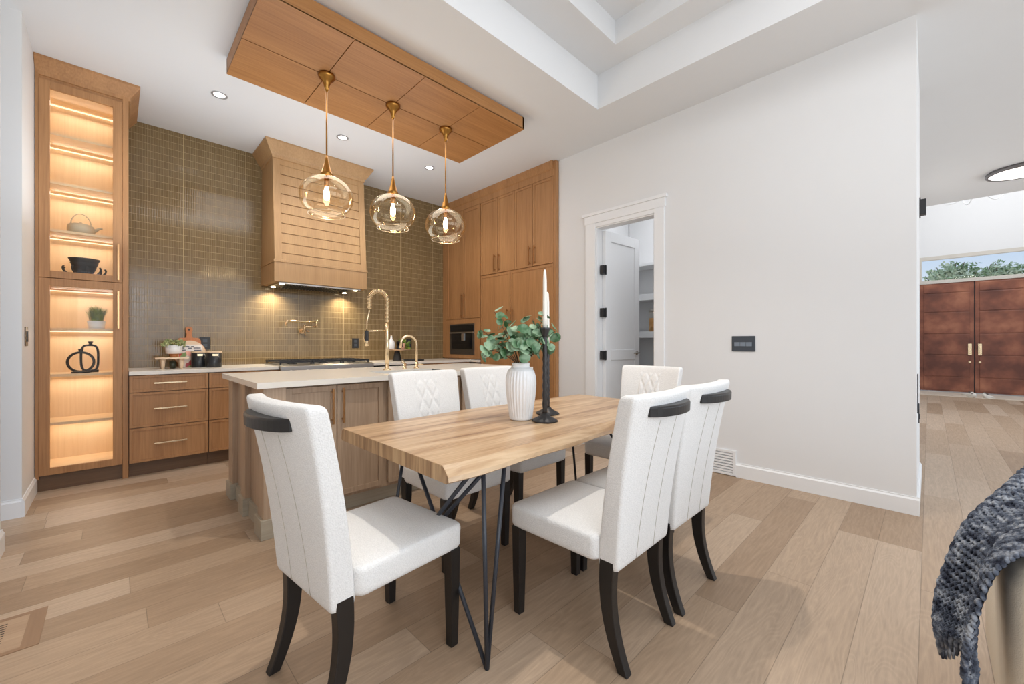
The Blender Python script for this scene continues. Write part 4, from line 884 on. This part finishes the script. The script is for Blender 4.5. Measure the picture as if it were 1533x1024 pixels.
def chair():
    t = thing('dining_chair', '', 'chair', (0, 0, 0), 'cream upholstered dining chairs')
    # seat
    rings = []
    def ring(z, grow, r=.03):
        out = []
        for (x, y) in rrect(.462 + grow, .446 + grow, r): out.append((x * (1 - .03 * (.2 - y)), y + .077, z))
        return out
    for z, gr in ((.375, -.03), (.378, -.012), (.388, -.002), (.40, 0), (.452, .003), (.463, -.001), (.469, -.010), (.472, -.022), (.476, -.07), (.481, -.18), (.483, -.36)): rings.append(ring(z, gr, .03 if gr > -.1 else .02))
    part('seat', MB().loft(rings), FABRIC, t, True)
    # backrest
    rings = []; Z0, Z1 = .355, 1.0
    zsn = [Z0, Z0 + .004, Z0 + .014] + [Z0 + .02 + (Z1 - Z0 - .045) * i / 22 for i in range(23)] + [Z1 - .014, Z1 - .006, Z1 - .001]
    for i, z in enumerate(zsn):
        sh = 0
        if i < 3: sh = (.016, .006, .002)[i]
        if i >= len(zsn) - 3: sh = (.003, .009, .022)[i - len(zsn) + 3]
        out = []
        for (x, y) in rrect(bw(z) - sh, bt(z) - sh, min(.012, (bt(z) - sh) / 2 - .001)):
            zz = z + (.010 * (1 - (x / .23) ** 2) * -1 if 0 else 0)
            out.append((x, y + back_axis(z) + back_curve(x, z), zz))
        rings.append(out)
    part('backrest', MB().loft(rings), FABRIC, t, True)
    # quilted panel on the front of the back
    def q(u, v_):
        x = -.088 + .176 * u; z = .50 + .455 * v_
        a = (x / .076 + z / .150) % 1.0; b_ = (x / .076 - z / .150) % 1.0
        da = min(a, 1 - a); db = min(b_, 1 - b_)
        d_ = min(1, da * 4.5) * min(1, db * 4.5)
        ed = min(1, min(u, 1 - u) * 12, min(v_, 1 - v_) * 14)
        return (x, back_axis(z) + back_curve(x, z) + bt(z) / 2 - .001 + .0075 * d_ * ed, z)
    part('quilted_panel', MB().grid(q, 48, 110), FABRIC, t, True, fixn=False)
    # rear stitching
    for sx in (-.07, .07):
        pts = [(sx, back_axis(z) + back_curve(sx, z) - bt(z) / 2 - .0003, z) for z in [.365 + .535 * i / 20 for i in range(21)]]
        part('seam', MB().tube(pts, .0013, 5), SEAM, t, True)
    # curved black handle on the rear face
    rings = []; zc = .940
    for i in range(17):
        u = -1 + 2 * i / 16; x = .158 * u; out_ = .004 + .040 * (1 - u * u) ** .6; yb = back_axis(zc) + back_curve(x, zc) - bt(zc) / 2
        zt, zb2 = zc + .019, zc - .019
        inner = yb + .004
        rings.append([(x, inner, zb2), (x, inner, zt), (x, yb - out_ * .85, zt), (x, yb - out_, zt - .006), (x, yb - out_ * .96, zb2)])
    part('handle', MB().loft(rings), BLKWOOD, t, False, bevel=.002, label='black curved grip on the back')
    for sx in (-1, 1):
        m = MB(); rings = []
        for z, w_ in ((.38, .046), (.2, .042), (.0, .034)):
            cx, cy = sx * .208, .262
            rings.append([(cx - w_ / 2, cy - w_ / 2, z), (cx + w_ / 2, cy - w_ / 2, z), (cx + w_ / 2, cy + w_ / 2, z), (cx - w_ / 2, cy + w_ / 2, z)])
        part('leg', m.loft(rings), BLKWOOD, t, bevel=.003)
        m = MB(); rings = []
        for i in range(13):
            u = i / 12; z = .40 * (1 - u); cy = -.178 + .012 * sin(PI * u) - .062 * u ** 2.4; w_ = .044 - .010 * u; dth = .060 - .022 * u; cx = sx * (.185 + .002 * u)
            rings.append([(cx - w_ / 2, cy - dth / 2, z), (cx + w_ / 2, cy - dth / 2, z), (cx + w_ / 2, cy + dth / 2, z), (cx - w_ / 2, cy + dth / 2, z)])
        part('leg', m.loft(rings), BLKWOOD, t, bevel=.003)
    return t
c1 = chair(); c1.location = (1.485, 1.0, 0); c1.rotation_euler = (0, 0, .012); c1['label'] = 'cream chair on the near long side, nearer the camera, closest to the table leg'
dup(c1, (1.955, 1.0, 0), 0, 'cream chair on the near long side, half hidden beyond its neighbour')
dup(c1, (.665, 1.487, 0), -PI / 2 + .105, 'cream chair at the left end of the table, back to the camera')
dup(c1, (1.43, 2.0, 0), PI, 'cream quilted chair across the table, in front of the island doors')
dup(c1, (2.01, 2.05, 0), PI, 'cream quilted chair across the table, right behind the white vase')
dup(c1, (2.74, 1.525, 0), PI / 2, 'cream quilted chair at the far end of the table by the pantry')

# ------------------------------------------------------------------ on the table
vx, vy = 1.565, 1.535
def flute(a, z): 
    k = min(1, max(0, (z - .785) / .02)) * min(1, max(0, (1.035 - z) / .02))
    return 1 - .055 * k * (.5 + .5 * cos(a * 28 + 1.5 * sin(z * 9)))
vp = [(r_ * .735, z_) for r_, z_ in [(.078, .772), (.084, .775), (.086, .79), (.094, .83), (.104, .88), (.111, .93), (.113, .965), (.110, 1.0), (.098, 1.03), (.080, 1.045), (.066, 1.052), (.063, 1.06), (.065, 1.072), (.060, 1.075), (.056, 1.07), (.056, 1.05), (.08, 1.0), (.09, .9), (.07, .80), (.004, .79)]]
prof = []
for (r0, z0), (r1, z1) in zip(vp[:-1], vp[1:]):
    for k in range(3): prof.append((r0 + (r1 - r0) * k / 3, z0 + (z1 - z0) * k / 3))
prof.append(vp[-1])
single('vase', MB().lathe(prof, vx, vy, 240, fn=flute), CERAM, 'white fluted ceramic vase standing on the dining table', 'vase', (vx, vy, .77), True)
eu = thing('eucalyptus_bunch', 'bunch of green eucalyptus branches in the white fluted vase', 'foliage', (vx, vy, 1.0))
random.seed(21); st = MB(); lf = MB()
def disc(m, p, n, r):
    n = n.normalized(); a = n.orthogonal().normalized(); a = Matrix.Rotation(random.random() * 6.28, 3, n) @ a; b = n.cross(a); pts = [p - n * r * .16]
    for k in range(10):
        t = 2 * PI * k / 10; e = 1 + .22 * max(0, cos(t)) ** 3
        pts.append(p + a * r * e * cos(t) + b * r * .88 * sin(t) + n * r * .05 * random.random())
    m.add(pts, [(0, k + 1, (k + 1) % 10 + 1) for k in range(10)])
Rv = Vector((.7156, -.6985, 0)); Fv = Vector((.6985, .7156, 0))
brs = [(-.21, .17, .02), (-.14, .27, -.05), (-.08, .19, .08), (.0, .2, -.08), (.07, .24, .04), (.13, .25, -.03), (.19, .17, .05), (-.15, .11, .06), (-.03, .13, -.10), (.1, .14, -.09), (-.2, .07, -.02), (.16, .09, .0), (.03, .17, .12), (-.1, .24, .06), (.02, .12, -.1), (.14, .19, .09)]
for (lx, hz, fd) in brs:
    tip = Vector((vx, vy, 1.075)) + Rv * lx + Fv * fd + Vector((0, 0, hz)); b0 = Vector((vx, vy, .98)) + Rv * lx * .08 + Fv * fd * .1; b1 = Vector((vx, vy, 1.08)) + Rv * lx * .16 + Fv * fd * .16
    c_ = b1.lerp(tip, .55) + Vector((0, 0, .035)); pts = [b0, b1]
    for i in range(1, 9):
        t = i / 8; pts.append(b1 * (1 - t) ** 2 + c_ * 2 * t * (1 - t) + tip * t * t)
    st.tube(pts, [.003 - .0018 * i / 9 for i in range(10)], 6)
    for i in range(3, 10):
        d_ = (pts[i] - pts[i - 1]).normalized()
        for s in (-1, 1):
            if random.random() < .12: continue
            side = Matrix.Rotation(random.random() * PI, 3, d_) @ d_.orthogonal(); r = .015 + .016 * random.random()
            p = pts[i] + side * s * r * 1.1; nrm = (d_ * .5 + side * s * .5 + Vector((random.gauss(0, .6), random.gauss(0, .6) - .5, .5 + random.gauss(0, .4))))
            disc(lf, p, nrm, r)
part('stems', st, STEM, eu, True); part('leaves', lf, LEAF, eu, True, fixn=False)
def holder(x, y, h, lab, cl, clab, ch):
    t = thing('candle_holder', lab, 'candle holder', (x, y, TZ), 'wrought iron candle holders'); z = TZ + .001
    def hexf(a, zz): return 1 + (.05 * cos(6 * a) if zz < TZ + .05 else .06 * sin(a * 3 + zz * 160))
    part('foot', MB().lathe([(.062, z), (.067, z + .004), (.062, z + .010), (.028, z + .028), (.0125, z + .045)], x, y, 24, fn=hexf), IRON, t, True)
    part('stem', MB().lathe([(.012 if 0 else .0135 - .002 * (i / 30), z + .04 + (h - .085) * i / 30) for i in range(31)], x, y, 10, fn=lambda a, zz: 1 + .12 * sin(zz * 330 + a * 2)), IRON, t, True)
    part('cup', MB().lathe([(.011, z + h - .05), (.014, z + h - .045), (.027, z + h - .008), (.027, z + h), (.014, z + h), (.012, z + h - .01), (.002, z + h - .01)], x, y, 8), IRON, t)
    c = thing('taper_candle', clab, 'candle', (x, y, z + h), 'ivory taper candles')
    part('wax', MB().lathe([(.0115, z + h - .009), (.0115, z + h + .05), (.010, z + h + ch * .8), (.007, z + h + ch - .012), (.002, z + h + ch)], x, y, 16), WAX, c, True)
    part('wick', MB().tube([(x, y, z + h + ch - .002), (x + .001, y, z + h + ch + .008)], .001, 5), BLKCER, c)
holder(1.612, 1.405, .49, 'taller black iron candle holder, nearer the camera', None, 'taller ivory taper candle in the front iron holder', .305)
holder(1.79, 1.54, .405, 'shorter black iron candle holder, just behind the taller one', None, 'shorter ivory taper candle in the rear iron holder', .30)

# ------------------------------------------------------------------ floor vent
t = thing('floor_vent', 'flush wooden floor vent at the lower left', 'vent', (-.4, 2.6, 0))
VW = wood('vent_wood', srgb(160, 132, 106), srgb(186, 158, 130), axis='x')
part('vent_frame', MB().box(-.262, -.212, 2.44, 2.76, 0, .0025).box(-.60, -.262, 2.735, 2.76, 0, .0025).box(-.60, -.262, 2.44, 2.462, 0, .0025), wood('vent_edge', srgb(136, 106, 80), srgb(156, 124, 96), axis='y'), t)
part('vent_core', MB().box(-.60, -.262, 2.462, 2.735, -.001, .002), VW, t)
m = MB()
for k in range(12): m.box(-.59, -.32 if k != 6 else -.32, 2.485 + k * .0195 - .0028, 2.485 + k * .0195 + .0028, .0015, .0026)
part('slots', m, BLKCER, t)

# ------------------------------------------------------------------ sofa and throw
so = thing('sofa', 'beige upholstered sofa at the lower right edge', 'sofa', (2.0, -1.1, 0))
def puff(x0, x1, y0, y1, z0, z1, r): 
    m = MB(); rings = []
    for z, g_ in ((z0, -r), (z0 + r * .3, -r * .3), (z0 + r, 0), (z1 - r, 0), (z1 - r * .3, -r * .3), (z1, -r), (z1 + r * .06, -r * 1.5)):
        rings.append([(x + (x0 + x1) / 2, y + (y0 + y1) / 2, z) for x, y in rrect(x1 - x0 + 2 * g_, y1 - y0 + 2 * g_, r * .9, 5)])
    return m.loft(rings)
part('arm', puff(1.545, 2.20, -.40, -.135, .12, .64, .06), BEIGE, so, True)
part('seat_base', puff(1.57, 2.20, -2.2, -.41, .10, .40, .05), BEIGE, so, True)
part('back', puff(2.21, 2.44, -2.2, -.45, .12, .72, .06), BEIGE, so, True)
part('seat_cushion', puff(1.56, 2.18, -1.28, -.42, .41, .54, .05), BEIGE, so, True)
part('seat_cushion', puff(1.56, 2.18, -2.18, -1.30, .41, .54, .05), BEIGE, so, True)
for x, y in ((1.62, -2.1), (1.62, -.2), (2.36, -.2), (2.36, -2.1)): part('foot', MB().lathe([(.02, 0), (.03, .12)], x, y, 12), BLKWOOD, so, True)
near = [(1.74, -.36, .690), (1.60, -.26, .700), (1.55, -.175, .675), (1.505, -.125, .62), (1.475, -.098, .50), (1.48, -.088, .42), (1.50, -.083, .375)]
far = [(2.45, -.36, .71), (2.35, -.26, .735), (2.12, -.175, .70), (1.93, -.092, .635), (1.80, -.046, .53), (1.69, -.026, .45), (1.64, -.034, .41)]
def lerp3(P_, t):
    t = t * (len(P_) - 1); i = min(int(t), len(P_) - 2); f_ = t - i; p0 = Vector(P_[max(i - 1, 0)]); p1 = Vector(P_[i]); p2 = Vector(P_[i + 1]); p3 = Vector(P_[min(i + 2, len(P_) - 1)])
    return .5 * ((2 * p1) + (p2 - p0) * f_ + (2 * p0 - 5 * p1 + 4 * p2 - p3) * f_ ** 2 + (3 * p1 - p0 - 3 * p2 + p3) * f_ ** 3)
def bl(u, v_):
    a, b_ = lerp3(near, v_), lerp3(far, v_); p = a.lerp(b_, u)
    p.y += .022 * sin(u * 9.5 + v_ * 2) * min(1, v_ * 1.4) + .012 * sin(PI * u); p.z += .012 * sin(u * 7 + 1) * (1 - v_)
    if v_ > .85: p.z -= .03 * sin(u * PI * 3 + .5) * (v_ - .85) / .15
    return p
th = thing('throw_blanket', 'chunky charcoal and grey knitted throw draped over the beige sofa', 'blanket', (1.8, -.1, .5))
m = MB(); NU, NV = 30, 46
for j in range(NV):
    for i in range(NU):
        u, v_ = (i + .5) / NU, (j + .5) / NV
        p = bl(u, v_); du = bl(min(1, u + .01), v_) - bl(max(0, u - .01), v_); dv = bl(u, min(1, v_ + .01)) - bl(u, max(0, v_ - .01))
        du.normalize(); dv.normalize(); nn = du.cross(dv).normalized()
        if nn.y < 0: nn = -nn
        wu = (bl(1, v_) - bl(0, v_)).length / NU; hv = .0155
        for s in (-1, 1):
            ax = (dv * 1.0 + du * s * .62).normalized(); sd = nn.cross(ax)
            M_ = Matrix((sd, nn, ax)).transposed()
            c0 = p + du * s * wu * .24 + nn * (.004 + .0015 * sin(i * 7.3 + j * 3.1))
            m.ball(c0, wu * .27, .0065, hv * .72, 6, 5, M_)
part('knit_stitches', m, KNIT, th, True, fixn=False)
part('backing', MB().grid(lambda u, v_: bl(u, v_) , 30, 40), plain('dark_yarn', srgb(40, 42, 50), .95), th, True, fixn=False)
fr = MB()
for i in range(26):
    p = bl((i + .5) / 26, 1.0); fr.tube([p, p + Vector((.002 * sin(i), .003, -.02)), p + Vector((.004 * sin(i * 2.), 0, -.045))], [.006, .0055, .003], 5)
part('hem', fr, KNIT, th, True)

# ------------------------------------------------------------------ lights
def area(name, loc, target, sx, sy, power, col=(1, 1, 1), spread=None):
    l = bpy.data.lights.new(name, 'AREA'); l.shape = 'RECTANGLE'; l.size = sx; l.size_y = sy; l.energy = power; l.color = col
    if spread: l.spread = spread
    o = bpy.data.objects.new(name, l); C.objects.link(o); o.location = loc
    o.rotation_euler = (Vector(target) - Vector(loc)).to_track_quat('-Z', 'Y').to_euler(); return o
def spot(name, loc, target, power, ang, blend=.5, rad=.04, col=(1, 1, 1)):
    l = bpy.data.lights.new(name, 'SPOT'); l.energy = power; l.spot_size = ang; l.spot_blend = blend; l.shadow_soft_size = rad; l.color = col
    o = bpy.data.objects.new(name, l); C.objects.link(o); o.location = loc; o.rotation_euler = (Vector(target) - Vector(loc)).to_track_quat('-Z', 'Y').to_euler(); return o
def point(name, loc, power, rad, col):
    l = bpy.data.lights.new(name, 'POINT'); l.energy = power; l.shadow_soft_size = rad; l.color = col
    o = bpy.data.objects.new(name, l); C.objects.link(o); o.location = loc; return o
area('added_rear_fill', (1.2, -4.6, 1.9), (1.6, 2.5, 1.5), 5.5, 2.8, 120, (.84, .92, 1))  # added area light behind the camera, no window is built here
area('added_living_fill', (7.5, -4.5, 2.0), (5.0, 1.0, 1.2), 5, 2.8, 75, (.86, .93, 1))  # another added area light, toward the living side, with no window modelled
spot('assumed_table_downlight', (1.70, 1.50, 3.93), (1.7, 1.5, 0), 150, 1.75, .7, .05, (1, .93, .84))  # assumed lamp above the table, inferred from the shade on the seats
area('tray_fill', (1.6, .1, 3.92), (1.6, .1, 0), 1.8, 1.6, 30, (.95, .97, 1))  # extra downward fill added inside the tray, no fixture belongs to it
for i, (x, y) in enumerate(((.682, 4.50), (1.788, 4.49), (2.896, 4.485))):
    spot('can_light', (x, y, ZC - .02), (x, y, 0), (34, 16, 30)[i], 2.3, .7, .05, (1, .92, .80))
area('kitchen_fill', (1.8, 3.6, 3.25), (1.8, 4.2, 0), 2.0, .9, 15, (.96, .96, 1))  # added fill just below the oak panel, separate from the pendants
area('kitchen_up_fill', (1.4, 4.2, 2.0), (1.4, 4.2, 3.4), 3.2, 1.0, 20, (.78, .89, 1))  # added upward fill for the kitchen ceiling, no lamp hangs here
area('dining_up_fill', (1.6, -.8, 1.9), (1.6, -.6, 3.4), 2.4, 2.4, 12, (.84, .92, 1))  # second added upward fill, brightens the dining side without any fixture
area('side_fill', (-.3, -1.6, 1.9), (1.6, .2, .5), 1.2, 1.4, 20, (.92, .96, 1))  # added fill from behind left, meant to brighten the sofa
for (x, y) in ((1.36, hy0 + .09), (1.36, YB - .13), (2.21, hy0 + .09), (2.21, YB - .13)):
    spot('hood_spot', (x, y, 1.845), (x, y + .25, 0), 26 if y > 5.3 else 12, 2.4, .9, .015, (1, .88, .68))
for x, y in ((1.203, 3.335), (1.775, 3.335), (2.345, 3.345)):
    point('pendant_glow', (x, y, 2.27), 3.2, .03, (1, .76, .46))
for z in [s - .03 for s in SH] + [3.24, 1.63]:
    area('shelf_light', (-.19, 5.26, z), (-.19, 5.12, z - .4), .38, .03, .85, (1, .88, .72))
area('pantry_fill', (4.8, 2.2, 3.40), (4.8, 2.2, 0), .6, .6, 17, (.94, .96, 1))  # unseen fill added to brighten the pantry interior
area('hall_light', (8.4, -.84, ZC - .07), (8.4, -.84, 0), .5, .5, 22, (1, .97, .92))
area('added_foyer_fill', (11.6, -1.5, 5.8), (13.5, -.8, 2), 1.6, 1.6, 105, (.95, .97, 1))  # added light near the foyer ceiling, not part of the chandelier

# world: pale sky
W = bpy.data.worlds.new('sky'); bpy.context.scene.world = W; W.use_nodes = True; nt = W.node_tree; bg = nt.nodes['Background']
tc = N(nt, 'ShaderNodeTexCoord'); sp = N(nt, 'ShaderNodeSeparateXYZ'); nt.links.new(tc.outputs['Generated'], sp.inputs[0])
rp = N(nt, 'ShaderNodeValToRGB'); e = rp.color_ramp.elements; e[0].position = .0; e[0].color = (.86, .88, .9, 1); e[1].position = .5; e[1].color = srgb(196, 216, 238)
k = e.new(.16); k.color = srgb(190, 212, 240)
nt.links.new(sp.outputs[2], rp.inputs[0]); nt.links.new(rp.outputs[0], bg.inputs[0]); bg.inputs[1].default_value = 1.0

# camera
cam = bpy.data.cameras.new('camera'); co = bpy.data.objects.new('camera', cam); C.objects.link(co)
f_px = 609.8; a = .7733
cam.sensor_width = 36; cam.lens = 36 * f_px / 1533; cam.clip_start = .03
cam.shift_y = (513.7 - 512) / 1533
co.location = (0, 0, 1.18); co.rotation_euler = (PI / 2, 0, -a)
bpy.context.scene.camera = co
S = bpy.context.scene
S.view_settings.view_transform = 'Standard'; S.view_settings.look = 'None'; S.view_settings.exposure = .1
S.cycles.max_bounces = 8; S.cycles.diffuse_bounces = 4; S.cycles.glossy_bounces = 4; S.cycles.transparent_max_bounces = 12; S.cycles.sample_clamp_indirect = 6
S.cycles.use_denoising = True; S.cycles.caustics_reflective = False; S.cycles.caustics_refractive = False
